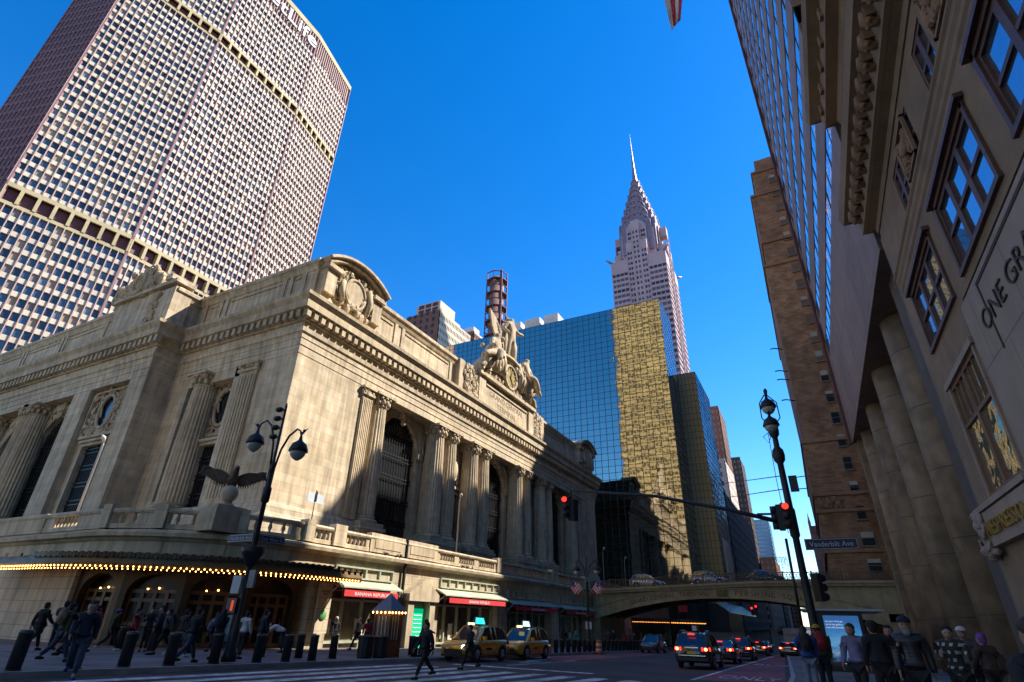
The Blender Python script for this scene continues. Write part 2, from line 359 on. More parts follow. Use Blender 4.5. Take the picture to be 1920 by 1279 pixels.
# entablature, cornice, dentils
outer=[(XP,140),(XP,62.3),(XW,62.3),(XW,YF),(XE,YF),(XE,118)]
w=MB()
w.sweep([(-2.4,25.0),(.05,25.0),(.05,25.85),(.13,25.9),(.13,26.6),(.2,26.65),(.22,27.2),(.38,27.3),(.42,27.75),(.12,27.9),(.12,28.55),(-2.4,28.55)],outer)
P(w,'entablature',STONE)
w=MB(); w.sweep([(-2.4,28.55),(.35,28.55),(.4,29.55),(1.15,29.65),(1.15,30.45),(1.5,30.9),(1.55,31.25),(-2.4,31.5)],outer)
P(w,'cornice',STONE2)
w=MB()
def dent(fr,a0,a1,step,wd,n0,n1,z0,z1):
    k=int((a1-a0)/step)
    for i in range(k+1):
        a=a0+(a1-a0)*i/k; w.lbox(fr,a-wd/2,a+wd/2,n0,n1,z0,z1)
dent(fs,XW-.5,XE+.5,1.0,.52,.36,.95,28.75,29.6); dent(fw,YF+.2,61.2,1.0,.52,.36,.95,28.75,29.6); dent(fp,61.6,125,1.0,.52,.36,.95,28.75,29.6)
w.sweep([(.345,28.72),(.375,28.72),(.375,29.56),(.345,29.56)],outer)
P(w,'dentil_course',STONE2)
# attic parapet
w=MB()
pz=[(-1.6,31.4),(-.5,31.4),(-.5,32.4),(-.65,32.5),(-.65,35.6),(-.5,35.7),(-.25,36.3),(-.1,36.4),(-.1,36.8),(-.3,37.0),(-1.6,37.0)]
w.sweep(pz,[(XP,140),(XP,62.3),(XW,62.3),(XW,YF),(XE,YF),(XE,118)])
for fr,lst in ((fs,[43.4,47.5,49,60.5,62,63.5,91,92.5,94,105.5,107,111]),(fw,[44.5,46.5,47.6,57.5,58.6,61.5]),(fp,[78,88,89,99,100,110])):
    for a in lst: w.lbox(fr,a-.28,a+.28,-.7,-.5,32.4,35.7)
    for a,b in zip(lst[::2],lst[1::2]):
        for z0,z1 in ((32.75,32.95),(35.1,35.3)): w.lbox(fr,a+.6,b-.6,-.7,-.52,z0,z1)
P(w,'parapet',STONE)
w=MB(); w.box(XW+.4,YF+.4,30.9,XE-.4,118,31.3); w.box(XP+1,62.8,31.0,60,139,31.35); P(w,'roof',mat('copper_roof',(.08,.1,.075),.8))
w=MB(); w.lbox(fs,XW+.6,XE-.6,-.6,-.43,31.45,32.15); P(w,'moss_band',MOSS)
# columns
def column(x,y,parent=GCT,zb=10.0):
    s=MB(); s.lathe([(1.42,0),(1.44,1.5),(1.4,6),(1.3,10),(1.22,12.6)],0,0,1.0,48,0,.075); o=s.make('column',STONE2,parent,False,(0,0,0))
    b=MB(); b.obox((0,0,.2),3.7,3.7,.4); b.lathe([(1.8,.4),(1.85,.55),(1.8,.72),(1.55,.78),(1.52,.9),(1.62,.98),(1.6,1.08),(1.44,1.12)],n=28); b.make('base',STONE2,o)
    c=MB(); c.lathe([(1.24,13.5),(1.34,13.6),(1.24,13.7),(1.25,14.0),(1.42,14.5),(1.62,14.75)],n=24)
    for k in range(14):
        a=2*PI*k/14; c.ball((1.42*cos(a),1.42*sin(a),14.05),.26,6,4,0,(1,1,1.5)); c.ball((1.55*cos(a+.2),1.55*sin(a+.2),14.5),.22,6,4)
    c.obox((0,0,14.88),3.3,3.3,.26)
    for a in range(4): c.ball((1.62*cos(PI/4+a*PI/2),1.62*sin(PI/4+a*PI/2),14.6),.34,6,4)
    c.make('capital',STONE2,o)
    o.location=Vector((x,y,zb))-Vector(GCT.location); return o
col0=column(46.3,42.9)
def col_copy(x,y):
    o=col0.copy(); COL.objects.link(o); o.location=Vector((x,y,10.0))-Vector(GCT.location)
    for ch in col0.children: c=ch.copy(); COL.objects.link(c); c.parent=o
for x in (58.8,61.9,68.0,71.3,83.1,86.4,92.5,95.6,108.1): col_copy(x,42.9)
for x,y in ((XW+.5,56.4),(XP+.9,88.2),(XP+.9,86.1),(XP+.9,97.9),(XP+.9,108)): col_copy(x,y)
# flat fluted pilasters
for fr,a0,a1 in ((fs,42.7,44.35),(fs,110.05,111.7),(fw,47.4,50.1)):
    w=MB(); w.lbox(fr,a0,a1,.02,.22,10.4,24.0); k=6
    for i in range(k): u=a0+(a1-a0)*(i+.5)/k; w.lbox(fr,u-.07,u+.07,.2,.3,11,23.6)
    w.lbox(fr,a0-.15,a1+.15,.02,.45,24.0,24.3); w.lbox(fr,a0-.3,a1+.3,.02,.6,24.75,24.98); ornament(w,fr,a0,a1,24.2,24.8,.1,.5,16,.2); P(w,'pilaster',STONE2)
# big arched windows with archivolts and keystones
for c in (52.55,AX,101.85):
    o=arch_window(FRS,c,3.8,20.7,9.0,-.75)
    a=MB(); n=20
    for r0,r1,nn in ((3.8,4.15,.2),(4.15,4.55,.32),(4.6,4.85,.42)):
        for j in range(n):
            t0,t1=PI*j/n,PI*(j+1)/n
            q=[(c+r*cos(t),20.7+r*sin(t)) for r,t in ((r0,t0),(r1,t0),(r1,t1),(r0,t1))]
            a.prism(q,lambda x,z,l:FRS(x,l,z),-.02,nn)
    for s in (-1,1): a.lbox(FRS,c+s*4.2-.4,c+s*4.2+.4,-.02,.4,20.0,20.75)
    a.prism([(c-.45,24.2),(c+.45,24.2),(c+.75,25),(c-.75,25)],lambda x,z,l:FRS(x,l,z),0,.9); ornament(a,FRS,c-.6,c+.6,23.6,24.9,.5,.5,10,.25)
    a.make('archivolt',STONE2,o)
for u0,u1,c in wy:
    o=arch_window(FPR,c,3.5,19.6,9.0,-.7); a=MB()
    for r in (3.6,3.95,4.3): ring(a,FPR,c,19.6,r,r,.17,16,.12,0,0,PI)
    ornament(a,FPR,c-.9,c+.9,22.9,24.7,.3,.6,24,.3); ornament(a,FPR,c-3.4,c-1.2,23.6,24.8,.1,.4,14,.24); ornament(a,FPR,c+1.2,c+3.4,23.6,24.8,.1,.4,14,.24)
    a.make('archivolt',STONE2,o)
# niche bays between the column pairs
for c in (65.0,89.4):
    sq_window(FRS,c,1.25,9.9,16.9,-.75)
    r=MB(); r.lbox(FRS,c-1.5,c+1.5,0,.5,17.9,18.3); ring(r,FRS,c,20.8,1.0,1.7,.22,16,.3); r.ball(FRS(c,.3,22.3),.45,8,6); r.ball(FRS(c,.35,20.6),.75,8,6,0,(1,.7,1.9)); ornament(r,FRS,c-1.4,c+1.4,18.4,23.6,.15,.5,46,.26); P(r,'relief_panel',STONE2)
# west windows and oval panels
sq_window(FRW,53.3,1.85,9.9,17.0,-.35); sq_window(lambda a,n,z:(XP+.9-n,a,z),69.2,2.05,9.7,17.8,-.2)
def oval(fr,c,z,hu,hz,ru,rz,n0):
    r=MB(); ring(r,fr,c,z,ru,rz,.22,22,n0+.3); ring(r,fr,c,z,ru+.4,rz+.4,.12,22,n0+.2)
    for e in ((c-hu,c-hu+.18,z-hz,z+hz),(c+hu-.18,c+hu,z-hz,z+hz),(c-hu,c+hu,z-hz-.35,z-hz),(c-hu,c+hu,z+hz-.18,z+hz)): r.lbox(fr,e[0],e[1],n0,n0+.45,e[2],e[3])
    ornament(r,fr,c-hu+.2,c+hu-.2,z-hz,z+hz,n0+.05,.5,230,.24,0,(c,z,ru+.1,rz+.1))
    r.tube([fr(c-ru*.9+.1*j,n0+.25,z+rz*.6-.18*j-.02*j*j) for j in range(9)],.12); r.tube([fr(c+ru*.9-.06*j,n0+.25,z+rz*.5-.2*j) for j in range(9)],.12)
    P(r,'oval_relief',STONE2)
    d=MB(); d.prism([(c+ru*cos(2*PI*j/20),z+rz*sin(2*PI*j/20)) for j in range(20)],lambda a,b,l:fr(a,l,b),n0+.02,n0+.08); P(d,'oculus',GLASSD)
oval(FRW,53.6,21.3,3.3,2.9,1.35,2.1,-.4); oval(fp,69.5,21.9,3.7,2.7,1.5,2.0,-.9)
# corner attic pediments with carved shields
def attic_ped(c,hw=4.6):
    a=MB(); fr=fs
    a.lbox(fr,c-hw,c+hw,-1.8,.15,31.45,32.9); a.lbox(fr,c-hw,c-hw+1.5,-1.8,.55,32.9,35.9); a.lbox(fr,c+hw-1.5,c+hw,-1.8,.55,32.9,35.9); a.lbox(fr,c-hw+1.5,c+hw-1.5,-1.8,-.25,32.9,36.5)
    for s in (-1,1): a.lbox(fr,c+s*(hw-.8)-1.0,c+s*(hw-.8)+1.0,-1.9,.95,35.9,36.4)
    n=14; t=R(38); rad=hw/sin(t)*1.02; zc=36.4-rad*cos(t)
    for r0,r1,nn in ((rad,rad+.45,.95),(rad+.45,rad+.75,1.35)):
        for j in range(n):
            t0,t1=PI/2+t-2*t*j/n,PI/2+t-2*t*(j+1)/n
            a.prism([(c+r*cos(q),zc+r*sin(q)) for r,q in ((r0,t0),(r0,t1),(r1,t1),(r1,t0))],lambda x,z,l:fr(x,l,z),-1.7,nn)
    a.prism([(c-hw,36.4),(c+hw,36.4)]+[(c+rad*cos(PI/2-t+2*t*j/n),zc+rad*sin(PI/2-t+2*t*j/n)) for j in range(n+1)],lambda x,z,l:fr(x,l,z),-1.6,-.2)
    o=P(a,'attic_pediment',STONE)
    s=MB(); s.prism([(c+1.5*cos(2*PI*j/18)*(1 if sin(2*PI*j/18)>-.2 else .75),34.8+1.75*sin(2*PI*j/18)) for j in range(18)],lambda x,z,l:fr(x,l,z),-.2,.5)
    ring(s,fr,c,34.8,1.6,1.85,.22,20,.45); ornament(s,fr,c-3.1,c+3.1,32.6,37.2,-.1,.8,170,.27,0,(c,34.9,1.1,1.5))
    for k in range(9): s.ball(fr(c+U(-1.6,1.6),.35,32.6+U(-.2,.9)),.4,6,4,0,(1,1,1.3),False)
    s.tube([fr(c-2.1,.5,35.5),fr(c-2.3,.7,34),fr(c-1.8,.6,33)],[.35,.4,.2],6); s.tube([fr(c+2.1,.5,36.5),fr(c+2.4,.7,34.6),fr(c+2.0,.6,32.8)],[.35,.42,.2],6)
    s.make('carved_shield',STONE2,o)
attic_ped(38.6); attic_ped(115.9)
# attic ornament of the west pavilion
a=MB(); a.lbox(fp,62.6,66.5,-2,.2,31.4,36.9); a.lbox(fp,66.5,75.6,-2,.0,31.4,37.4); a.lbox(fp,62.4,76,-2,.5,37.4,37.9)
a.lbox(fp,63.2,64.6,-2,.75,37.9,38.6)
a.prism([(66,37.9),(77,37.9)]+[(71.5+5.5*cos(PI*j/14),37.9+3.2*sin(PI*j/14)) for j in range(1,14)],lambda y,z,l:fp(y,l,z),-1.8,.1)
o=P(a,'attic_ornament',STONE); s=MB(); ornament(s,fp,66.4,76.4,37.9,40.0,-.1,.7,170,.38); ornament(s,fp,68.6,74,39.6,41.6,-.1,.7,70,.38); ring(s,fp,71.3,39.4,1.3,1.5,.3,16,.4); ornament(s,fp,65.5,66.6,32.4,36.4,.1,.4,30,.3); s.make('carving',STONE2,o)
# central attic: inscription, reliefs, segmental pediment with clock
a=MB(); a.lbox(fs,67.6,86.8,-2.2,.2,31.45,36.4); a.lbox(fs,67.2,69.2,-2.2,.55,31.45,36.4); a.lbox(fs,85.2,87.2,-2.2,.55,31.45,36.4); a.lbox(fs,66.9,87.5,-2.2,.95,36.4,37.0)
for z0,z1 in ((31.6,31.9),(35.4,35.7)): a.lbox(fs,69.6,84.8,.2,.4,z0,z1)
for x0 in (63.2,87.4): a.lbox(fs,x0,x0+3.8,-2,.0,31.45,36.9)
a.lbox(fs,61.8,63.2,-2,.2,31.45,36.9); a.lbox(fs,91.2,92.6,-2,.2,31.45,36.9)
t=R(62); n=18; hw=9.4; rad=hw/sin(t); zc=37.0-rad*cos(t)
for r0,r1,nn in ((rad-.1,rad+.4,.7),(rad+.4,rad+.75,1.15)):
    for j in range(n):
        t0,t1=PI/2+t-2*t*j/n,PI/2+t-2*t*(j+1)/n
        a.prism([(AX+r*cos(q),zc+r*sin(q)) for r,q in ((r0,t0),(r0,t1),(r1,t1),(r1,t0))],lambda x,z,l:fs(x,l,z),-1.6,nn)
a.prism([(AX-hw,37.0),(AX+hw,37.0)]+[(AX+(rad-.1)*cos(PI/2-t+2*t*j/n),zc+(rad-.1)*sin(PI/2-t+2*t*j/n)) for j in range(n+1)],lambda x,z,l:fs(x,l,z),-1.6,-.1)
for s in (-1,1): a.tube([fs(AX+s*10.2,.4,37.2),fs(AX+s*9.3,.7,38.4),fs(AX+s*8,.8,38.7),fs(AX+s*7.4,.8,38.0),fs(AX+s*8.2,.8,37.6)],[.7,.6,.5,.4,.25],8)
att=P(a,'attic_pediment',STONE)
for x_ in (63.4,87.5): s=MB(); ornament(s,fs,x_,x_+3.5,31.8,36.6,.0,.6,110,.34); s.make('relief_panel',STONE2,att)
for x_ in (AX-7.6,AX+2.4): s=MB(); ornament(s,fs,x_,x_+5.2,37.1,39.0,.0,.8,90,.36); s.make('carved_fruit',STONE2,att)
s=MB(); ornament(s,fs,AX-4,AX+4,39,41.5,.0,.6,60,.34,0,(AX,39.5,2.3,2.4)); s.make('carved_fruit',STONE2,att)
ck=MB(); ck.prism([(AX+2.0*cos(2*PI*j/28),39.5+2.0*sin(2*PI*j/28)) for j in range(28)],lambda x,z,l:fs(x,l,z),-.2,.75)
CL=P(ck,'clock',mat('clock_glass',(.55,.42,.16),.25,.2,obj=True))
k=MB(); ring(k,fs,AX,39.5,2.15,2.15,.28,26,.75)
for j in range(12): q=2*PI*j/12; k.obox(fs(AX+1.6*sin(q),.8,39.5+1.6*cos(q)),.16,.1,.42,0,0,0,q)
k.make('clock_rim',STONE2,CL)
k=MB(); k.tube([fs(AX-.2,.85,39.8),fs(AX+.85,.85,38.1)],[.1,.05],4); k.tube([fs(AX,.85,39.5),fs(AX+.2,.85,40.9)],[.09,.04],4); k.make('clock_hands',IRON,CL)
LET=mat('incised_letters',(.20,.15,.09),.9)
text('inscription','GRAND CENTRAL',1,LET,att,face_mat(fs(AX,.215,34.45),(1,0)),.01,fit=(12.2,.95))
text('inscription','TERMINAL',1,LET,att,face_mat(fs(AX,.215,32.95),(1,0)),.01,fit=(7.0,.95))
def skin_obj(name,verts,edges,rad,m,parent,sub=2,world=True,root=0):
    me=bpy.data.meshes.new(name); me.from_pydata(verts,edges,[]); me.materials.append(m)
    o=link(name,me,parent,world); md=o.modifiers.new('skin','SKIN'); md.use_smooth_shade=True
    sv=me.skin_vertices
    if not sv:
        bm=bmesh.new(); bm.from_mesh(me); bm.verts.layers.skin.verify(); bm.to_mesh(me); bm.free(); sv=me.skin_vertices
    for i,r in enumerate(rad):
        sv[0].data[i].radius=(r,r) if not isinstance(r,tuple) else r
        sv[0].data[i].use_root=(i==root)
    s=o.modifiers.new('sub','SUBSURF'); s.levels=sub; s.render_levels=sub
    return o
def figure(name,o,S,pts,edges,rad,par):
    return skin_obj(name,[(o[0]+x*S,o[1]+y*S,o[2]+z*S) for x,y,z in pts],edges,[r*S for r in rad],STONE2,par)
SG=MB(); SG.lbox(fs,AX-2.8,AX+2.8,-1.8,.4,40.8,42.6); SG.lbox(fs,AX-3.6,AX+3.6,-1.8,.2,40.2,41.4)
for s_ in (-1,1): SG.lbox(fs,AX+s_*6.0-2.4,AX+s_*6.0+2.4,-2,.2,37.4,39.0)
grp=P(SG,'sculpture_group',STONE2)
# standing central figure with winged cap, cloak and outstretched arm
figure('standing_figure',fs(AX,.5,42.4),5.3,[(0,0,.95),(0,0,1.2),(0,0,1.42),(0,-.02,1.6),(0,-.03,1.73),(.14,0,.9),(.17,-.06,.5),(.2,0,.02),(-.12,0,.9),(-.14,.02,.48),(-.15,.05,.02),(.24,0,1.42),(.48,-.05,1.35),(.74,-.12,1.38),(-.24,0,1.42),(-.4,.06,1.18),(-.3,-.12,1.0)],
 [(0,1),(1,2),(2,3),(3,4),(0,5),(5,6),(6,7),(0,8),(8,9),(9,10),(2,11),(11,12),(12,13),(2,14),(14,15),(15,16)],[.19,.17,.2,.09,.13,.13,.1,.07,.13,.1,.07,.1,.075,.06,.1,.075,.06],grp)
d=MB()
for k in range(8): d.tube([fs(AX-1.5+.4*k,-.1+.1*sin(k),49.9-.1*k),fs(AX-2.2+.6*k,-.2+.45*sin(k*2),46.5),fs(AX-2.7+.7*k,.0,42.4)],[.35,.6,.6],6)
for s_ in (-1,1): d.tube([fs(AX+s_*.35,0,51.3),fs(AX+s_*1.0,0,51.9)],[.3,.08],5)
d.ball(fs(AX,.05,51.35),.62,8,6,0,(1,1,.6)); d.make('cloak',STONE2,grp)
e=MB()                                                # eagle with spread wing, left of the figure
e.ball(fs(AX-2.4,-.2,44.6),.9,8,6,0,(1,.8,1.5)); e.ball(fs(AX-2.6,.3,46.1),.45,8,5)
e.prism([(AX-2.0,43.6),(AX-3.6,44.3),(AX-6.2,47.2),(AX-7.2,50.2),(AX-5.4,49.6),(AX-3.4,48.2),(AX-1.6,46.6)],lambda x,z,l:fs(x,l,z),-.1,.2)
for k in range(7): e.tube([fs(AX-2.4-.2*k,.25,45.2+.45*k),fs(AX-3.0-.3*k,.25,45.4+.52*k)],[.16,.05],5)
e.make('stone_eagle',STONE2,grp)
for s_ in (-1,1):
    figure('seated_figure',fs(AX+s_*5.6,.7,40.0),5.0,[(0,0,.25),(s_*.02,0,.5),(s_*.04,-.02,.78),(s_*.04,-.06,.96),(s_*.05,-.1,1.12),(s_*.2,-.35,.3),(s_*.42,-.4,-.12),(s_*.3,-.15,.22),(s_*.75,-.2,.05),(s_*1.0,-.2,-.1),(s_*.26,-.02,.78),(s_*.42,-.1,.5),(s_*.5,-.3,.42),(-s_*.2,-.02,.78),(-s_*.36,-.02,.5),(-s_*.3,-.2,.3)],
     [(0,1),(1,2),(2,3),(3,4),(0,5),(5,6),(0,7),(7,8),(8,9),(2,10),(10,11),(11,12),(2,13),(13,14),(14,15)],[.23,.2,.22,.09,.14,.14,.08,.15,.12,.07,.11,.09,.06,.11,.09,.06],grp)
for s_ in (-1,1):
    d=MB()
    for k in range(44): d.ball(fs(AX+s_*U(2.2,8.8),U(-.3,1.2),38.6+U(0,4.4)*(1-.12*abs(k%5))),U(.35,.75),6,4,0,(1,1,1.2),False)
    for k in range(6): d.tube([fs(AX+s_*(3+k),.8,43.4-.4*k),fs(AX+s_*(3.3+k),1.2,40.6-.2*k),fs(AX+s_*(3.1+k),.8,38.6-.1*k)],[.35,.55,.4],6)
    d.make('drapery',STONE2,grp)
# ------------------------------------------------------------------ street storey, terrace and canopy
CX,CY,RC=26.2,36.6,8.5
arc=[(CX-RC*cos(PI/2*j/16),CY-RC*sin(PI/2*j/16)) for j in range(17)]
def offset(o,y0=130,x1=124):
    return [(17.7-o,y0)]+[(CX-(RC+o)*cos(PI/2*j/16),CY-(RC+o)*sin(PI/2*j/16)) for j in range(17)]+[(x1,28.1-o)]
ft=lambda a,n,z:(a,28.1-n,z)
w=MB()                                   # lower wall: solid pieces between the shopfronts, lintels above them
shops=[(28.7,34.6,3.0),(41.0,51.2,3.0),(53.2,64.2,2.7),(66.4,76.4,2.6)]
xs=[27.0]+[v for s in shops for v in s[:2]]+[124]
def wallseg(path,z0,z1,t=1.2):
    w.sweep([(-t,z0),(0,z0),(0,z1),(-t,z1)],path)
for i in range(0,len(xs),2): w.box(xs[i],28.1,-2.8,xs[i+1],29.3,5.0)
for x0,x1,zt in shops: w.box(x0,28.1,zt+.5,x1,29.3,5.0)
wallseg([(17.7,130),(17.7,CY)],-1,5.0); wallseg(arc+[(27.0,28.1)],3.6,5.0)
w.sweep([(-2,4.4),(-1.2,4.4),(-1.2,5),(-2,5)],[(17.7,130)]+arc+[(124,28.1)])
P(w,'street_wall',STONE3)
w=MB()
w.sweep([(-1.5,4.95),(.1,4.95),(.25,5.1),(.5,5.15),(.55,5.35),(.3,5.5),(-1.5,5.6)],[(17.7,130)]+arc+[(124,28.1)])
P(w,'string_course',STONE2)
w=MB(); pl=[(18.6,130)]+[(CX-(RC-1)*cos(PI/2*j/10),CY-(RC-1)*sin(PI/2*j/10)) for j in range(11)]+[(124,29.2)]
w.prism(pl+[(124,60),(60,60),(60,130)],lambda a,b,l:(a,b,l),5.2,5.55); P(w,'terrace_deck',PAVE)
# balustrade
w=MB(); bals=[]
def rail(path): 
    w.sweep([(-.25,5.6),(.15,5.6),(.15,5.85),(-.25,5.85)],path); w.sweep([(-.3,6.45),(.2,6.45),(.25,6.55),(.2,6.68),(-.3,6.68)],path)
ptsT=[(17.7,130)]+arc+[(124,28.1)]; rail(ptsT)
def balusters(fr,a0,a1):
    k=max(1,int((a1-a0)/.38)); bal=MB(); bals.append(bal)
    for i in range(k):
        a=a0+(a1-a0)*(i+.5)/k; p=fr(a,-.05,0); bal.lathe([(.09,5.85),(.06,5.93),(.13,6.12),(.07,6.34),(.1,6.45)],p[0],p[1],0,8)
prev=26.2
for a,b in ((23.9+2.4,27.6),(29.2,31.2),(40.5,42.8),(43.5,46.2),(47.0,50.0),(55,58),(59,62),(66,69),(70,73),(80,84),(86,90)):
    if a>prev: w.lbox(ft,prev,a,-.22,.12,5.85,6.45)
    balusters(ft,a,b); prev=b
w.lbox(ft,prev,124,-.22,.12,5.85,6.45)
for x in (28.1,28.9): w.lbox(ft,x-.1,x+.1,.12,.2,5.7,6.4)
for x0,x1 in ((27.9,29.0),(50.4,51.2),(64,65),(75,77)): w.lbox(ft,x0,x1,-.35,.3,5.6,6.95)
for x0,x1 in ((31.6,35.6),(35.8,40.1)): w.lbox(ft,x0,x1,-.3,.2,5.62,6.9); w.lbox(ft,x0+.5,x1-.5,.2,.24,5.9,6.5)
for j in range(16):                      # along the curve
    p,q=Vector(arc[j]),Vector(arc[j+1]); fr=frame(p,q-p); L=(q-p).length
    if j in (2,3,6,7,8,11,12,13): balusters(fr,.05,L-.05)
    else: w.lbox(fr,0,L,-.22,.12,5.85,6.45)
    if j in (1,5,10,15): w.lbox(fr,L*.1,L*.9,-.4,.35,5.6,6.9)
for y0,y1,solid in ((36.6,38.2,1),(38.2,41,0),(41,42,1),(42,46.5,2),(46.5,51.5,2),(51.5,54,0),(54,56,1),(56,60,2),(60,64,0),(64,90,1)):
    fr=frame((17.7,y1),(0,-1))
    if solid: w.lbox(fr,0,y1-y0,-.22,.12+.06*(solid>1),5.62,6.45+.3*(solid>1))
    else: balusters(fr,0,y1-y0)
o=P(w,'balustrade',STONE); [q_.make('balusters',STONE2,o) for q_ in bals]
w=MB()
for x in (35.8,): w.lbox(ft,x-.07,x+.07,.1,.3,-.6,6.9)
P(w,'drain_pipe',IRON); w=MB(); w.tube([(17.55,47,0),(17.55,47,5)],.1,6); P(w,'drain_pipe',IRON)
# shopfronts
RED=mat('red_awning_cloth',(.62,.025,.035),.8,var=.08,obj=False); GRN=mat('pale_green_metal',(.40,.42,.31),.6,var=.15,scale=2); SHOP=mat('shop_glass_lit_tone',(.15,.13,.085),.12,spec=.7,var=.6,scale=.9)  # SHOP: brightness of the lit interior put into the opaque glass colour
WHT=mat('white_lettering',(.8,.8,.78),.6,var=0)
INT=mat('lit_shop_interior',(.9,.78,.5),.6,emit=.16); INTD=mat('shop_interior_wall',(.14,.11,.075),.8,var=.5,scale=.9)
for i,(x0,x1,zt) in enumerate(shops):
    zb=G((x0+x1)/2)+.15; g=MB(); g.box(x0,29.0,zb-.4,x1,29.06,zt+.5); o=P(g,'shopfront',SHOP)
    f=MB(); k=max(3,int((x1-x0)/1.8))
    for j in range(k+1):
        x=x0+(x1-x0)*j/k; f.box(x-.07,28.75,zb-.4,x+.07,29.0,zt+.5)
    for z in (zb+.35,zt-.55,zt+.42): f.box(x0,28.72,z-.07,x1,29.02,z+.07)
    f.make('shop_frame',GRN,o)
    a=MB(); a.box(x0+.2,27.15,zt-.38,x1-.2,27.2,zt+.0); a.box(x0+.2,27.2,zt-.06,x1-.2,28.0,zt-.02); a.make('awning',RED,o)
    text('awning_lettering','BANANA REPUBLIC',1,WHT,o,face_mat(((x0+x1)/2,27.14,zt-.2),(1,0)),.004,fit=(min(3.6,(x1-x0)*.6),.2))
    c=MB(); c.hexa([(x0-.5,27.1,zt+.12),(x1+.3,27.1,zt+.12),(x1+.3,28.1,zt+.55),(x0-.5,28.1,zt+.55),(x0-.5,27.1,zt+.2),(x1+.3,27.1,zt+.2),(x1+.3,28.1,zt+.68),(x0-.5,28.1,zt+.68)])
    for s in (x0-.5,x1+.3): c.tube([(s,28.05,zt-.5),(s,27.2,zt+.1)],.05,5)
    kk=int((x1-x0)/1.2)
    for j in range(kk+1): x=x0+(x1-x0)*j/kk; c.box(x-.06,27.95,zt+.75,x+.06,28.1,zt+1.5)
    for z in (zt+.78,zt+1.45): c.box(x0,27.93,z-.05,x1,28.1,z+.05)
    c.make('metal_hood',GRN,o)
    d=MB()
    for j in range(4): xx=U(x0+.8,x1-.8); d.box(xx-.3,28.9,zb+U(.3,.9),xx+.3,28.96,zb+U(1.3,1.8))
    d.make('window_display',[mat('shop_poster',(.6,.58,.5),.7,var=.4,scale=3)],o)
# gabled stone doorway with a green panel
o=MB(); o.box(36.2,27.5,-.8,36.9,28.1,2.6); o.box(39.0,27.5,-.8,39.7,28.1,2.6); o.prism([(36.0,2.6),(39.9,2.6),(39.9,3.1),(37.95,4.2),(36.0,3.1)],lambda a,b,l:(a,l,b),27.3,28.1); D=P(o,'gabled_doorway',STONE2)
o=MB(); o.box(37.3,27.9,-.55,38.7,28.0,2.1); o.make('green_panel',mat('green_lit_panel',(.0,.42,.19),.4,emit=.55),D)
o=MB()
for k in range(6): o.box(37.5,27.86,.2+.28*k,38.5,27.9,.26+.28*k)
o.make('panel_lines',WHT,D)
o=MB(); o.box(27.25,27.6,.5,28.3,27.8,3.3); P(o,'stone_pier',STONE3)
text('wall_lettering','GRAND CENTRAL\nTERMINAL',1,LET,GCT,face_mat((27.75,27.59,2.75),(1,0)),.004,fit=(.8,.3))
o=MB(); o.lathe([(.28,0),(.3,.03),(.28,.06)],n=20); q=o.make('green_roundel',mat('green_enamel',(.1,.3,.1),.5),GCT,False); q.rotation_euler=(R(90),0,0); q.location=Vector((27.75,27.6,1.5))-Vector(GCT.location)
# entrance hall under the canopy
w=MB(); dd=[]
mid=[(CX-(RC-.25)*cos(PI/2*j/4),CY-(RC-.25)*sin(PI/2*j/4)) for j in range(5)]
for j in range(len(mid)-1):
    p,q=Vector(mid[j]),Vector(mid[j+1]); L=(q-p).length; zb=G(p.x)+.15
    if L>6:
        parts=[(p,p+(q-p)*.5),(p+(q-p)*.5,q)]
    else: parts=[(p,q)]
    for a,b in parts:
        fr=frame(a,b-a); l=(b-a).length; m=MB(); c=l/2; hw=l/2-.32
        arch_wall(m,fr,0,l,c,hw,zb+2.55-.0,zb,3.62,-.5,0,8) if hw<1.0 else None
        if hw>=1.0:
            zs=2.3
            for sgn,ue in ((-1,0),(1,l)):
                pts=[(ue,zb),(c+sgn*hw,zb)]+[(c+sgn*hw*cos(PI/2*t/8),zs+1.0*sin(PI/2*t/8)) for t in range(9)]+[(c,3.62),(ue,3.62)]
                m.prism(pts if sgn<0 else pts[::-1],lambda x,z,n:fr(x,n,z),-.5,0)
        o=m.make('entrance_bay',BRONZE,GCT)
        d=MB(); d.lbox(fr,c-hw,c+hw,-.75,-.62,zb,3.3); d.make('dark_glass',mat('dark_door_glass',(.02,.011,.007),.3,spec=.25,var=.3),o)
        d=MB(); k=4
        for t in range(k+1): x=c-hw+2*hw*t/k; d.lbox(fr,x-.09,x+.09,-.62,-.45,zb,2.5)
        for z in (zb+.1,zb+1.0,zb+2.15,2.45): d.lbox(fr,c-hw,c+hw,-.62,-.47,z-.09,z+.09)
        for t in range(k): x=c-hw+2*hw*(t+.5)/k; d.tube([fr(x,-.4,zb+.8),fr(x,-.4,zb+1.5)],.025,5)
        d.make('door_leaves',WOOD,o)
        dd.append((fr,c,hw))
LAMP=mat('warm_lamp',(1,.48,.10),emit=7)
for i,(fr,c,hw) in enumerate(dd):
    if i in (0,1,2):
        for k in range(2):
            b=MB(); b.ball(fr(c+(-.35+.45*k)*hw,-.5,2.55+.06*k),.05,8,6); P(b,'wall_lamp',LAMP)
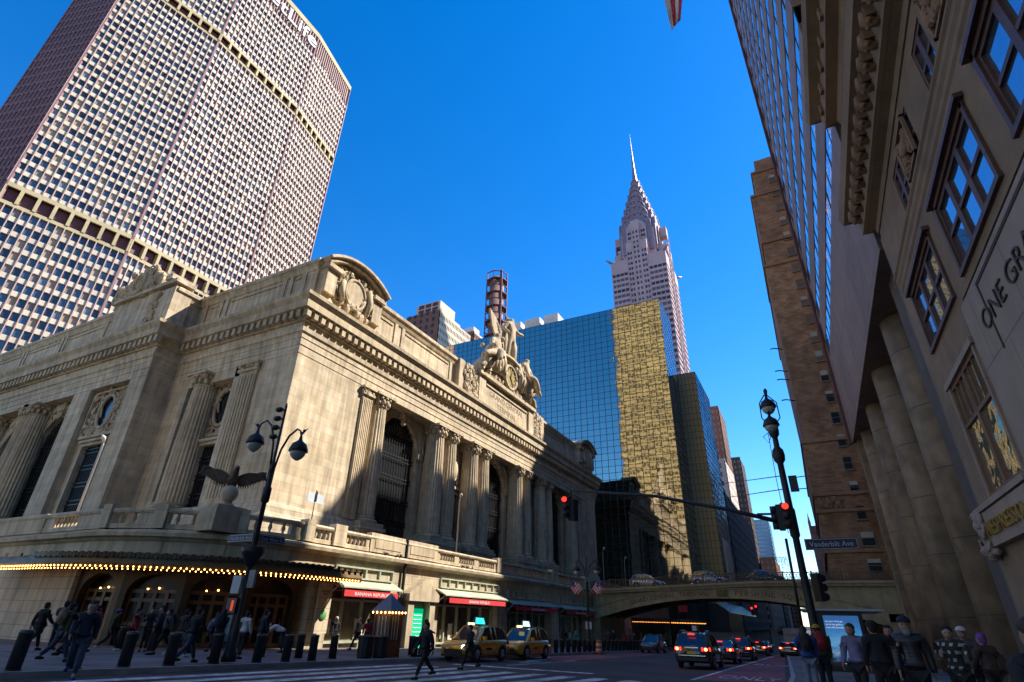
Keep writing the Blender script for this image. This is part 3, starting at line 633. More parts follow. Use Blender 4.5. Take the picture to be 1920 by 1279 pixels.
# curved canopy with two rows of bulbs
can=MB(); CP=[(15.4,44.0)]+[(CX-(RC+2.1)*cos(PI/2*j/16),CY-(RC+2.1)*sin(PI/2*j/16)) for j in range(17)]+[(28.9,26.0)]
CPath=[(17.7,44.0)]+arc+[(28.9,28.1)]
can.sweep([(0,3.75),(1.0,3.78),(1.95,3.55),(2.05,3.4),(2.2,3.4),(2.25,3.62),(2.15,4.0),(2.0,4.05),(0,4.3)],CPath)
CAN=P(can,'canopy',mat('canopy_glow_gold',(.15,.09,.035),.45,.4,var=.2,scale=4))  # golden glow of the bulbs put into the canopy's own colour
cr=MB()
for j in range(90):
    t=j/89; k=t*(len(CP)-1); i0=min(int(k),len(CP)-2); p=Vector(CP[i0]).lerp(Vector(CP[i0+1]),k-i0); q=Vector(CP[i0+1])-Vector(CP[i0]); q.normalize(); n=Vector((q.y,-q.x)); p=p+n*.16
    cr.obox((p.x,p.y,4.02),.18,.08,.28 if j%2 else .2,math.atan2(q.y,q.x))
cr.sweep([(2.08,3.9),(2.17,3.9),(2.17,3.98),(2.08,3.98)],CPath); cr.make('cresting',BRONZE,CAN)
sf=MB()
for j in range(46):
    t=j/45; k=t*(len(CP)-1); i0=min(int(k),len(CP)-2); p=Vector(CP[i0]).lerp(Vector(CP[i0+1]),k-i0); q=(Vector(CP[i0+1])-Vector(CP[i0])).normalized(); n=Vector((q.y,-q.x)); a=p-n*.15; b=p-n*2.05
    sf.hexa([(a.x,a.y,3.42),(a.x+q.x*.07,a.y+q.y*.07,3.42),(b.x+q.x*.07,b.y+q.y*.07,3.66),(b.x,b.y,3.66),(a.x,a.y,3.58),(a.x+q.x*.07,a.y+q.y*.07,3.58),(b.x+q.x*.07,b.y+q.y*.07,3.8),(b.x,b.y,3.8)])
sf.make('soffit_ribs',BRONZE,CAN)
bm_=MB(); bm_.ball((0,0,0),.036,6,4); BULB=mat('filament_bulb',(1,.42,.08),emit=10); bm_.make('t_',BULB); b0=bpy.data.objects['t_']; bme=b0.data; bpy.data.objects.remove(b0)
def along(path,t):
    ls=[(Vector(b)-Vector(a)).length for a,b in zip(path,path[1:])]; T=t*sum(ls)
    for (a,b),l in zip(zip(path,path[1:]),ls):
        if T<=l: return Vector(a).lerp(Vector(b),T/l),(Vector(b)-Vector(a)).normalized()
        T-=l
    return Vector(path[-1]),(Vector(path[-1])-Vector(path[-2])).normalized()
rest=MB(); NB=98
for row in range(2):
    for j in range(NB):
        p,q=along(CP,(j+.5*row)/NB); n=Vector((q.y,-q.x)); c=(p.x+n.x*(.13-.32*row),p.y+n.y*(.13-.32*row),3.47-.1*row)
        if row==0: link('light_bulb',bme,CAN).location=Vector(c)
        else: rest.ball(c,.03,6,4)
r_o=rest.make('inner_bulb_row',BULB,CAN); r_o['kind']='stuff'
# ------------------------------------------------------------------ towers
def grid_facade(W,fr,width,z0,z1,cols,floors,ww,wh,rec=.25,edge=0,sill=.5,m=0):
    """piers and spandrels standing proud of a glass plane; returns pane rectangles (u0,u1,z0,z1)"""
    cw=(width-2*edge)/cols; fh=(z1-z0)/floors; out=[]
    if edge: W.lbox(fr,0,edge,-rec,0,z0,z1,m); W.lbox(fr,width-edge,width,-rec,0,z0,z1,m)
    for i in range(cols+1):
        a=edge+i*cw-(cw-ww)/2; b=edge+i*cw+(cw-ww)/2
        W.lbox(fr,max(edge,a),min(width-edge,b),-rec,0,z0,z1,m)
    for j in range(floors):
        zb=z0+j*fh; zw=zb+(fh-wh)*sill
        for i in range(cols):
            u=edge+i*cw+(cw-ww)/2
            W.lbox(fr,u,u+ww,-rec,-.03,zb,zw,m); W.lbox(fr,u,u+ww,-rec,-.03,zw+wh,zb+fh,m)
            out.append((u,u+ww,zw,zw+wh))
    return out
def panes(par,frs,mats,n_ind=100,name='window',depth=.22,rest='rear_windows'):
    """frs: list of (frame, rects). The first n_ind panes are parts of their own; the rest is one part."""
    allp=[(fr,r) for fr,rs in frs for r in rs]; rest_mb=MB(); rest_f=False
    for i,(fr,(u0,u1,z0,z1)) in enumerate(allp):
        mb=MB() if i<n_ind else rest_mb
        mi=0 if i<n_ind else random.randrange(len(mats))
        mb.lbox(fr,u0,u1,-depth-.04,-depth,z0,z1,mi)
        if i<n_ind: mb.make(name,random.choice(mats),par)
        else: rest_f=True
    if rest_f: o=rest_mb.make(rest,mats,par); o['kind']='stuff'
GLA=mat('office_glass_blue',(.075,.10,.12),.1,.22,var=0,spec=1); GLB=mat('office_glass_dark',(.03,.035,.04),.1,.1,var=0,spec=.8); GLC=mat('office_glass_blind',(.22,.21,.18),.4,0,var=.1,scale=.2); GLG=mat('office_glass_green',(.05,.075,.06),.1,.12,var=0,spec=1)
# --- broad octagonal office slab behind the terminal
T=thing('office_tower','broad pale office slab with a fine grid of windows towering behind the terminal','skyscraper',(78,190,0))
FIN=mat('pinkish_mullion',(.52,.36,.32),.7,var=.05,scale=.05); SPAN=mat('precast_spandrel',(.60,.54,.43),.75,var=.14,scale=.12); BELT=mat('belt_stone',(.46,.38,.22),.8,var=.1); DARKC=mat('dark_louvre',(.11,.035,.04),.6)
pts=[(26.2,186),(31.5,166.2),(60,159.7),(97,159.7),(125.5,166.2),(131,186),(125,205),(31,205)]
zones=[(28,92.8,17),(99.5,190.3,26),(196.2,233.5,10)]
mull=MB(); span=MB(); fpan=[]; core=MB(); side=MB()
core.prism(pts,lambda a,b,l:(78+(a-78)*.975,186+(b-186)*.93,l),0,244); core.make('core',DARKC,T)
for k in (1,2,3):
    a,b=Vector(pts[k]),Vector(pts[k+1]); fr=frame(a,b-a); L=(b-a).length; n=[0,16,21,17][k]
    for z0,z1,nf in zones:
        cw=L/n; fh=(z1-z0)/nf
        for i in range(n+1):
            e=.24 if 0<i<n else .42; u=i*cw
            mull.lbox(fr,u-e*.5,u+e*.5,-.5,.38,z0,z1)
        for j in range(nf):
            z=z0+j*fh
            for i in range(n):
                span.lbox(fr,i*cw+.13,(i+1)*cw-.13,-.6,.05,z-.02,z+fh*.37); fpan.append((fr,(i*cw+.13,(i+1)*cw-.13,z+fh*.37,z+fh-.02)))
    for z0,z1 in ((92.8,99.5),(190.3,196.2)):
        belt=MB()
        belt.lbox(fr,0,L,-.3,.3,z0,z0+1.0); belt.lbox(fr,0,L,-.3,.3,z1-1.3,z1); m=8 if k!=2 else 9
        for i in range(m+1): belt.lbox(fr,max(0,L*i/m-.4),min(L,L*i/m+.4),-1.2,.5,z0+1,z1-1.3)
        belt.lbox(fr,.3,L-.3,-1.6,-1.2,z0+.9,z1-1.2,1); belt.make('belt_course',[BELT,DARKC],T)
    belt=MB(); belt.lbox(fr,0,L,-.5,.45,243.2,246); belt.make('roof_edge',BELT,T)
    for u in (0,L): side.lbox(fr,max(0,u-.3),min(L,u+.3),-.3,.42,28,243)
    for i in range(int(L/1.35)): mull.lbox(fr,i*1.35,i*1.35+.3,-.4,.25,233.5,243.2)
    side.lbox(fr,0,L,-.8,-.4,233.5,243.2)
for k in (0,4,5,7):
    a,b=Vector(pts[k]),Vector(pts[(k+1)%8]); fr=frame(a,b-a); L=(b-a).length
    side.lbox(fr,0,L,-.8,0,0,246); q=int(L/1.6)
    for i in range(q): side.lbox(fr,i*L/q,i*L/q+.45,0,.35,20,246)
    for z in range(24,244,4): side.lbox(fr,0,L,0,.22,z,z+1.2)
mull.make('mullions',FIN,T); span.make('spandrels',SPAN,T); side.make('end_wall',mat('end_shade_and_seams',(.23,.12,.13),.75,var=.1,scale=.1),T)  # shaded look of the end facets put into this dark purple; seams share it
fpan.sort(key=lambda p:p[1][2]); fp2={}
vis=[p for p in fpan if p[1][2]>60]; oth=[p for p in fpan if p[1][2]<=60]
panes(T,[(f,[r]) for f,r in vis+oth],[GLA,GLA,GLB,GLG,GLA,GLB,GLC,GLB,mat('office_glass_pale',(.20,.25,.27),.15,.1,var=0),mat('office_blind_warm',(.32,.27,.2),.5,var=0)],100,'window',.35,'upper_windows')
pa,pb=Vector(pts[2]),Vector(pts[3]); frc=frame(pa,pb-pa); sgn=mat('white_sign',(.9,.9,.9),.5,var=0)
s=MB(); p0=frc(0,1,0); text('sign_letters','MetLife',1,sgn,T,face_mat(frc(18.9,.55,238.2),(1,0)),.25,fit=(35,7.4))
# --- mirror glass hotel
H=thing('glass_hotel','tall mirror glass hotel beyond the terminal, half blue and half gold in reflection','skyscraper',(150,45,0))
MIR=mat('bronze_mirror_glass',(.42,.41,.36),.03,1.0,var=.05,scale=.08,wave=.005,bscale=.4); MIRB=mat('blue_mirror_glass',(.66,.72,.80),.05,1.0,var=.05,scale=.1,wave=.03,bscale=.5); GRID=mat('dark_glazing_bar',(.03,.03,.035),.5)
def curtain(T,name,fr,L,z0,z1,du,dz,m,seed=0):
    g=MB(); random.seed(seed); nu=int(L/du); nz=int((z1-z0)/dz)
    for i in range(nu):
        for j in range(nz):
            a=.003; t1,t2=U(-a,a),U(-a,a)
            u0,u1=i*L/nu,(i+1)*L/nu; za,zb=z0+(z1-z0)*j/nz,z0+(z1-z0)*(j+1)/nz
            g.add([fr(u0,-t1-t2,za),fr(u1,t1-t2,za),fr(u1,t1+t2,zb),fr(u0,-t1+t2,zb)],[(0,1,2,3)])
    o=g.make(name,m,T); b=MB()
    for i in range(nu+1): b.lbox(fr,i*L/nu-.055,i*L/nu+.055,-.05,.07,z0,z1)
    for j in range(nz+1): b.lbox(fr,0,L,-.05,.06,z0+(z1-z0)*j/nz-.045,z0+(z1-z0)*j/nz+.045)
    b.make('glazing_bars',GRID,o); return o
g=MB(); g.box(135.3,24.95,0,149.2,112,83.6); g.box(149.4,19.95,0,173,50,65.0); g.make('core',GRID,H)
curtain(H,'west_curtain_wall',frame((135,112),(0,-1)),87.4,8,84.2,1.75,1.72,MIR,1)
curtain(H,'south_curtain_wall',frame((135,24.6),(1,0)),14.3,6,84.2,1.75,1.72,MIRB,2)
curtain(H,'lower_west_curtain_wall',frame((149,24.6),(0,-1)),5.0,6,66.0,1.0,1.72,mat('gold_reflection_tint',(.22,.17,.08),.4,.5,var=.08,scale=.05),3)  # gold of the reflection put into a duller glass colour, no mirror here
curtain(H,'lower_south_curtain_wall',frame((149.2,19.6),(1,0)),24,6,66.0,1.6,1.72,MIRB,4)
g=MB(); wp=mat('white_penthouse',(.72,.70,.66),.7)
for y0,y1 in ((58,63),(64.5,70),(71.5,77)): g.box(140,y0,83.6,150,y1,90.5)
g.make('penthouse',wp,H)
g=MB(); g.box(134.8,24.4,-4,149.3,40,6.2); g.box(134.6,24.2,6.0,149.4,24.6,6.9); g.make('podium',GRID,H)
LETW=mat('steel_letters',(.75,.76,.78),.4,.2,var=0)
g=MB(); g.box(120,25.2,6.3,134.8,30,8.6); g.make('entrance_canopy',GRID,H)
text('sign_letters','HYATT',1,LETW,H,face_mat((119.9,27.4,7.65),(0,-1)),.06,fit=(4.6,1.1))
# --- art deco skyscraper
C=thing('art_deco_tower','pale stepped skyscraper with arched crown and needle spire','skyscraper',(284.5,58.5,0))
BR=mat('pale_brick',(.48,.335,.345),.8,var=.08,scale=.1); STL=mat('dull_steel_crown',(.31,.215,.245),.5,.4,var=.12,scale=.25); DKW=[mat('tower_window_dark',(.055,.04,.06),.25,0,var=0),mat('tower_window_mid',(.13,.11,.14),.3,0,var=0)]
cw=MB(); x0,x1,y0,y1=268.0,301.0,42.0,75.0; cx,cy=284.5,58.5; rects=[]
frW=frame((x0,y1),(0,-1)); frS=frame((x0,y0),(1,0)); frE=frame((x1,y0),(0,1)); frN=frame((x1,y1),(-1,0))
cw.box(x0+.4,y0+.4,0,x1-.4,y1-.4,196)
for fr in (frW,frS,frE,frN):
    vis=fr in (frW,frS); rs=[]
    for u0,wd,nc,zt in ((0,10.2,3,193),(10.2,3.9,2,210),(14.1,4.8,2,226),(18.9,3.9,2,210),(22.8,10.2,3,193)):
        f2=(lambda a,n,z,fr=fr,u0=u0:fr(a+u0,n,z)); zlo=80 if vis else 186
        nf=int((zt-4-zlo)/3.75); corner=wd>9
        if corner:
            zz=zlo
            for j in range(nf):
                cw.lbox(f2,0,wd,-.3,.1,zz,zz+1.75); rs.append((u0+.5,u0+wd-.5,zz+1.75,zz+3.75)); 
                for q in range(5): cw.lbox(f2,wd*q/4-.18 if q else 0,wd*q/4+.18 if q<4 else wd,-.3,.04,zz+1.75,zz+3.75)
                zz+=3.75
            cw.lbox(f2,0,wd,-.5,.12,zz,zt+5)
        else:
            r=grid_facade(cw,f2,wd,zlo,zlo+nf*3.75,nc,nf,1.15,1.9,.3,.42); rs+=[(a+u0,b+u0,c,d) for a,b,c,d in r]
            cw.lbox(f2,0,.42,0,.35,zlo,zlo+nf*3.75); cw.lbox(f2,wd-.42,wd,0,.35,zlo,zlo+nf*3.75); cw.lbox(f2,0,wd,-5,.1,zlo+nf*3.75,zt)
    rects.append((fr,rs))
# set-back shoulders and central bays
cw.box(x0+2.5,y0+9.8,193,x1-2.5,y1-9.8,212); cw.box(x0+9.8,y0+2.5,193,x1-9.8,y1-2.5,212); cw.box(x0+6,y0+6,190,x1-6,y1-6,222)
cw.make('shaft',BR,C)
rects[0][1].sort(key=lambda r:-r[2]); panes(C,rects,DKW,100,'window',.25,'lower_windows')
cr=MB(); win=MB()
def arch_tier(fr_c,hw,zb,zt,n):
    """one crown tier: tall round-headed slab seen on each of the four sides"""
    q=[(-hw,zb),(hw,zb)]+[(hw*cos(PI*j/14),zt-hw*1.05+hw*1.05*sin(PI*j/14)) for j in range(15)]
    cr.prism(q,lambda a,b,l:fr_c(a,l,b),-n,n)
tiers=[(9.4,11.6,205,236),(7.9,9.8,215,243),(6.5,8.3,222,249),(5.2,6.8,232,255),(4.0,5.3,240,261),(2.9,3.9,248,266.5),(1.9,2.7,256,272)]
for hw,dp,zb,zt in tiers:
    arch_tier(lambda a,n,z:(cx+n,cy+a,z),hw,zb,zt,dp); arch_tier(lambda a,n,z:(cx+a,cy+n,z),hw,zb,zt,dp)
    for s_,f_ in ((0,lambda a,n,z:(cx-dp-n,cy+a,z)),(1,lambda a,n,z:(cx+a,cy-dp-n,z))):
        ring(cr,f_,0,zt-hw*1.05,hw*.93,hw*.98,.34,14,.12,0,0,PI); ring(cr,f_,0,zt-hw*1.05,hw*.62,hw*.66,.2,12,.05,0,0,PI)
    for k in range(5):
        t=PI*(k+.5)/5*.8+PI*.1; a=hw*.82*cos(t); z=zt-hw*1.05+hw*.86*sin(t)
        for d in ((cx-dp-.04,cy+a),): win.add([(d[0],cy+a-.55,z-.7),(d[0],cy+a+.55,z-.7),(d[0],cy+a,z+1.0)],[(0,1,2)])
        win.add([(cx+a-.55,cy-dp-.04,z-.7),(cx+a+.55,cy-dp-.04,z-.7),(cx+a,cy-dp-.04,z+1.0)],[(0,1,2)])
cr.lathe([(2.3,268),(1.6,276),(1.1,284),(.65,295),(.28,308),(.08,319)],cx,cy,0,8,smooth=False)
crown=cr.make('crown',STL,C); win.make('crown_windows',DKW[0],crown)
bay=MB(); bw=[]
for fr_c in (lambda a,n,z:(cx-12.35-n,cy-a,z),lambda a,n,z:(cx+a,cy-12.35-n,z)):
    bay.prism([(-6.4,196),(6.4,196)]+[(6.4*cos(PI*j/12),222+6.6*sin(PI*j/12)) for j in range(13)],lambda a,b,l,f=fr_c:f(a,l,b),-.3,.3)
    rs=[]
    for c in (-4.2,0,4.2):
        z=197
        while z<(226 if c==0 else 221): rs+= [(c-1.25,c-.12,z,z+1.9),(c+.12,c+1.25,z,z+1.9)]; z+=3.6
    bw.append((fr_c,rs))
bay.make('arched_bay',BR,C)
mb=MB()
for f,rs in bw:
    for u0,u1,za,zb in rs: mb.lbox(f,u0,u1,.25,.34,za,zb)
mb.make('bay_windows',DKW[0],C)['kind']='stuff'
e=MB()
for sx,sy in ((-1,-1),(-1,1),(1,-1),(1,1)):
    px,py=cx+sx*16.6,cy+sy*16.6; e.tube([(px-sx*1.5,py-sy*1.5,197.5),(px+sx*.8,py+sy*.8,198.6),(px+sx*2.6,py+sy*2.6,199.4)],[1.1,.8,.3],6)
e.make('eagle_gargoyles',STL,C)
# ------------------------------------------------------------------ south side of the street
YS=-5.3
fS=lambda a,n,z:(a,YS+n,z)                             # street face looking north; a=x, n out to the north
# --- brick tower beyond the viaduct
BT=thing('brick_tower','tall brown brick tower with small windows beyond the glass ribbon block','skyscraper',(95,-6,-1.5))
BRK=mat('brown_brick',(.36,.215,.13),.9,var=.3,scale=.5,brick=(.9,.3),joint=.04,col2=(.22,.125,.07),bump=.6,bscale=4); TRIM=mat('brown_terracotta',(.28,.17,.10),.85,var=.2,scale=1)
fB=lambda a,n,z:(90-n,-a,z)                            # west face; a = distance to the south
w=MB(); w.box(90,-11.5,-2,132,-2.0,26); w.box(90.0,-11.5,26,132,-2.6,58); w.box(90.0,-11.5,58,132,-3.1,74); w.box(90.0,-11.5,74,132,-4.1,79.5); w.box(90.3,-11.4,79.5,120,-4.9,83.0); w.box(88.5,-12,-2,90,-8.75,81.2)  # last box: hidden block added to shape the diagonal shadow edge on the terminal
w.box(90.0,-30,-2,132,-11.5,46)
w.make('wall',BRK,BT)
for z,y in ((18.2,-1.8),(15.9,-1.8),(26,-1.8),(58,-2.4),(63,-2.9),(74,-2.9),(79.5,-3.9)): w=MB(); w.box(89.7,-11.6,z,132.1,y,z+.45); w.make('string_course',TRIM,BT)
w=MB()
for z in (10.6,): w.box(89.75,-11.6,z,132.1,-1.7,z+.5)
for k in range(9): ornament(w,lambda a,n,z:(90-n,-a,z),2.4,5.2,16.5,18.0,0,.3,5,.25)
w.make('trim',TRIM,BT)
zz=8.0; k=0
while zz<77:
    b=MB(); f=MB(); c=7.25; hw=.5 if zz>12 else .75; hh=1.75
    b.lbox(fB,c-hw,c+hw,.02,.06,zz,zz+hh); o=b.make('window',random.choice([GLB,GLB,GLASSD]),BT)
    f.lbox(fB,c-hw-.1,c-hw,.0,.14,zz,zz+hh); f.lbox(fB,c+hw,c+hw+.1,.0,.14,zz,zz+hh); f.lbox(fB,c-hw,c+hw,.05,.1,zz+hh*.52,zz+hh*.52+.07); f.lbox(fB,c-hw-.15,c+hw+.15,0,.25,zz-.18,zz)
    f.make('window_frame',mat('grey_sash',(.16,.15,.13),.6),o)
    if random.random()<.7: f=MB(); f.lbox(fB,c-hw,c+hw,.06,.08,zz+hh*U(.45,.75),zz+hh); f.make('blind',mat('window_blind',(.42,.40,.34),.8),o)
    zz+=3.42; k+=1
for z in (33,36.5,38,42): w=MB(); w.tube([(90.3,-2.4,z),(89.6,-1.2,z+.1),(89.4,-.6,z)],.1,5); w.make('wall_bracket',IRON,BT)
for k in range(4): w=MB(); w.tube([(95+k,-6-.5*k,82),(95+k,-6-.5*k,85+k)],.07,4); w.make('roof_antenna',IRON,BT)
# --- block with ribbon windows over an open colonnade
RB=thing('ribbon_window_block','brown stone office block with ribbon windows cantilevered over round columns','building',(40,-25,0))
MAR=mat('brown_granite',(.29,.19,.15),.62,var=.15,scale=.6,brick=(1.9,4.2),joint=.03,col2=(.25,.165,.13),bb=.25,jd=.45); CONC=mat('tan_precast',(.225,.158,.095),.8,var=.3,scale=1.2,streak=.2,bump=.15,bscale=12)
x0,x1=24.4,56.3; zs=16.4
w=MB(); w.box(x0,-40,zs+8.4,x1-.02,YS-.6,108); w.box(x0,-40,zs,x1,YS,zs+8.4); 
z=zs+8.4; fh=3.95; RBW=[]
while z<104:
    w.box(x0,YS-.6,z+1.55,x1,YS,z+fh); RBW.append((z,z+1.55)); z+=fh
w.box(x0,YS-.6,z,x1,YS,108); w.box(x1-.9,YS-.6,zs+8.4,x1,YS,z); w.box(x1-1,-41,zs,x1,YS-.6,108)
w.make('wall',MAR,RB)
RGL=mat('ribbon_glass',(.58,.64,.72),.04,.9,var=0,wave=.02,bscale=.9)
for i,(za,zb) in enumerate(RBW):
    g=MB(); k=16
    for j in range(k):
        a,b=x0+(x1-.9-x0)*j/k,x0+(x1-.9-x0)*(j+1)/k; t=U(-.015,.015); g.add([(b,YS-.035-t,za),(a,YS-.035+t,za),(a,YS-.035+t,zb),(b,YS-.035-t,zb)],[(0,1,2,3)])
    o=g.make('ribbon_window',RGL,RB); f=MB()
    for j in range(k+1): a=x0+(x1-.9-x0)*j/k; f.box(a-.03,YS-.06,za,a+.03,YS-.005,zb)
    f.make('mullions',GRID,o)
w=MB(); w.box(x1-.06,YS-.05,zs,x1+.35,YS+.25,108); w.make('corner_trim',mat('dark_red_trim',(.10,.035,.035),.6),RB)
w=MB(); w.box(x0+.1,-40,-2,x1-2,-13,zs); w.box(x0,-13,-1.6,x0+3.4,-5.9,zs); w.make('lobby_wall',mat('lobby_wall',(.10,.08,.065),.7,var=.2),RB)
s=MB(); s.lathe([(1.22,0),(1.22,18.3)],n=40); 
for k in range(6): s.lathe([(1.224,0),(1.224,.035)],0,0,1.0+3.05*k,40,1)
cme=None
for i,x in enumerate((32.0,39.2,46.3,53.2)):
    if cme is None: c=s.make('column',[CONC,GRID],RB,False); cme=c.data
    else: c=link('column',cme,RB)
    c.location=Vector((x,-7.0,-1.9))-Vector(RB.location)
w=MB(); w.box(x1-1.2,-12,-1.6,x1,-5.6,zs); w.make('end_pier',CONC,RB)
# --- masonry office building nearest the camera
OG=thing('masonry_office_building','brown stone office building with red window frames and carved bracketed cornices','building',(5,-25,0))
OST=mat('brown_limestone',(.29,.195,.12),.85,var=.14,scale=1.3,brick=(3.1,1.7),joint=.012,col2=(.235,.16,.10),bump=.35,bscale=26,jd=.75); OPL=mat('smooth_panel_stone',(.35,.265,.205),.75,var=.1,scale=1.2,brick=(2.9,2.6),joint=.02,col2=(.33,.25,.195),jd=.5,bb=.2); REDW=mat('red_brown_window_frame',(.10,.045,.028),.5,var=.2,scale=6)
OGG=mat('sky_window_glass',(.30,.38,.50),.03,.85,var=0,wave=.01,bscale=.6)
xr=23.45; k=1.325
def X(a): return a*k
def Z(a): return 1.55+(a-1.55)*k
w=MB(); xl=-34
def wins_row(rows,z0,z1,n0,n1,xa=xl,xb=xr,mb=None):
    """a wall band with rectangular openings (sorted x ranges)"""
    mb=mb or w; p=xa
    for a,b,c,d in sorted(rows):
        mb.lbox(fS,p,a,n0,n1,z0,z1); mb.lbox(fS,a,b,n0,n1,z0,c); mb.lbox(fS,a,b,n0,n1,d,z1); p=b
    mb.lbox(fS,p,xb,n0,n1,z0,z1)
def win_at(a,b,c,d,cols,nin,split=.5,m=None,fr_m=None,tall=False):
    g=MB(); g.lbox(fS,a,b,nin-.06,nin,c,d); o=g.make('window',m or OGG,OG)
    f=MB(); t=.13; fm=fr_m or REDW
    for i in range(cols+1):
        u=a+(b-a)*i/cols; e=t if 0<i<cols else t*.8; f.lbox(fS,max(a,u-e),min(b,u+e),nin,nin+.07,c,d)
    for z in (c,d-.14): f.lbox(fS,a,b,nin,nin+.065,z,z+.14)
    f.lbox(fS,a,b,nin+.0,nin+.06,c+(d-c)*split-.06,c+(d-c)*split+.06)
    if tall:
        for i in range(cols*3):
            u=a+(b-a)*i/(cols*3); f.lbox(fS,u-.025,u+.025,nin,nin+.07,c+(d-c)*split,d)
    f.make('window_frame',fm,o); return o
big=[]
for i in range(9):
    xc=20.05-5.42*i; big.append((xc-1.95,xc+1.95,Z(8.27),Z(9.9)))
low=[(20.05-1.75-5.42*i,20.05+1.75-5.42*i,Z(4.3),Z(7.05)) for i in range(9)]
low=[low[0]]
small=[]
for i in range(9):
    for d in (-1.15,1.0): 
        xc=17.0-5.42*i+d*1.05+.6; small.append((xc-.62,xc+.62,Z(11.3),Z(12.55)))
wins_row(big,Z(7.95),Z(10.55),-.7,0)
wins_row([(18.3,21.8,Z(4.3),Z(7.05))],-1.2,Z(7.95),-.7,0,17.6)
wins_row(small,Z(11.1),Z(12.7),-.7,0,xl,xr-.05)
w.lbox(fS,xl,xr-.05,-.7,0,Z(12.7),Z(13.1))
up=[(17.9-1.0-2.35*i,17.9+.4-2.35*i,Z(14.6),Z(17.4)) for i in range(20)]
wins_row(up,Z(14.3),Z(17.9),-.7,-.1,xl,xr-.15)
up2=[(a,b,Z(19.9)+4.3*q,Z(19.9)+4.3*q+2.6) for q in range(18) for a,b,_,_ in up[::2]]
for q in range(18):
    z=Z(19.3)+4.3*q; wins_row([r for r in up2 if z<r[2]<z+4.3],z,z+4.3,-.9,-.5,xl,xr-.45)
w.box(xl,-50,-1,xr-.6,YS-.72,Z(19.3)+4.3*18)
w.box(xr-1.2,-50,-1,xr-.02,YS-.7,Z(17.9)); w.box(xr-1.6,-50,Z(17.9),xr-.5,YS-.9,Z(19.3)+77.4)
w.make('wall',OST,OG)
p=MB(); p.lbox(fS,xl,17.6,-.7,.12,2.2,Z(7.75)); p.make('sign_panel',OPL,OG)
p=MB()
for a,b,c,d in ((xl+1,15.9,Z(7.55),Z(7.62)),(15.82,15.9,Z(6.2),Z(7.55))): p.lbox(fS,a,b,.1,.14,c,d)
p.make('panel_groove',mat('dark_joint',(.05,.035,.025),.8),OG)
text('sign_letters','ONE GRAND CENTRAL PLACE',1,mat('dark_sign_letters',(.045,.025,.02),.6),OG,face_mat((9.9,YS+.14,Z(6.92)),(-1,0)),.02,thin=.012,fit=(13.0,.50))
for i,(a,b,c,d) in enumerate(big[:6]): win_at(a,b,c,d,3,-.05)
f=MB()
for a,b,c,d in big[:6]:
    for e in ((a-.16,a,c-.1,d+.14),(b,b+.16,c-.1,d+.14),(a-.18,b+.18,d,d+.16)): f.lbox(fS,e[0],e[1],-.3,.08,e[2],e[3])
    f.lbox(fS,a-.3,b+.3,-.3,.2,d+.16,d+.3); f.lbox(fS,a-.2,b+.2,-.3,.1,c-.14,c)
f.make('window_surround',REDW,OG)
win_at(18.3,21.8,Z(4.3),Z(7.05),2,-.06,.62,mat('storefront_reflective_glass',(.55,.52,.40),.04,.85,var=.1,scale=.5,wave=.06,bscale=.7),mat('tan_red_frame',(.20,.10,.05),.5),True)
f=MB(); f.lbox(fS,18.15,18.3,-.3,.05,Z(4.2),Z(7.1)); f.lbox(fS,21.8,21.95,-.3,.05,Z(4.2),Z(7.1)); f.lbox(fS,18.0,22.1,-.3,.1,Z(7.05),Z(7.2)); f.lbox(fS,17.6,22.9,-.1,.3,Z(4.08),Z(4.2)); f.lbox(fS,17.2,23.3,-.1,.25,Z(3.3),Z(4.05)); ornament(f,fS,22.5,23.2,Z(3.1),Z(4.1),.1,.4,30,.16); f.make('storefront_trim',OPL,OG)
text('sign_letters','NESPRESSO',1,mat('gold_letters',(.55,.36,.10),.35,.6,var=0),OG,face_mat((20.3,YS+.3,Z(3.66)),(-1,0)),.03,fit=(3.9,.42))
for a,b,c,d in small[:14]: win_at(a,b,c,d,2,-.1,.45)
for a,b,c,d in up[:12]: win_at(a,b,c,d,1,-.3,.5,GLASSD)
g=MB()
for a,b,c,d in small[14:]+big[6:]: g.lbox(fS,a,b,-.3,-.24,c,d)
for a,b,c,d in up[12:]: g.lbox(fS,a,b,-.55,-.5,c,d)
for a,b,c,d in up2: g.lbox(fS,a,b,-.85,-.8,c,d)
g.make('upper_windows',OGG,OG)['kind']='stuff'
# red patterned spandrel grilles in the upper windows
g=MB()
for a,b,c,d in up[:10]:
    for e in range(4): g.lbox(fS,a,b,-.42,-.3,c+.15+.28*e,c+.22+.28*e)
    for e in range(4): u=a+(b-a)*(e+.5)/4; g.lbox(fS,u-.03,u+.03,-.42,-.32,c+.1,c+1.1)
g.make('window_grille',mat('red_grille',(.28,.06,.07),.6),OG)
path=[(xr+.0,-50),(xr+.0,YS),(xl,YS)]
def cor(prof,m=OST,name='cornice',ex=0):
    c=MB(); c.sweep(prof,[(xr+ex,-50),(xr+ex,YS),(xl,YS)]); return c.make(name,m,OG)
cor([(-.6,Z(10.55)),(.0,Z(10.55)),(.05,Z(10.62)),(.05,Z(10.75)),(.1,Z(10.85)),(.1,Z(10.98)),(.16,Z(11.04)),(.16,Z(11.1)),(-.6,Z(11.11))],OST,'string_course',-.35)
cor([(-.6,Z(12.95)),(.05,Z(12.95)),(.1,Z(13.15)),(.5,Z(13.25)),(.55,Z(13.95)),(1.0,Z(14.05)),(1.1,Z(14.4)),(-.6,Z(14.5))],OST,'cornice',-.05)
cor([(-.6,Z(17.8)),(.0,Z(17.8)),(.1,Z(18.1)),(.55,Z(18.2)),(.6,Z(18.8)),(1.05,Z(18.95)),(1.15,Z(19.3)),(-1,Z(19.4))],OST,'cornice',-.25)
b=MB()
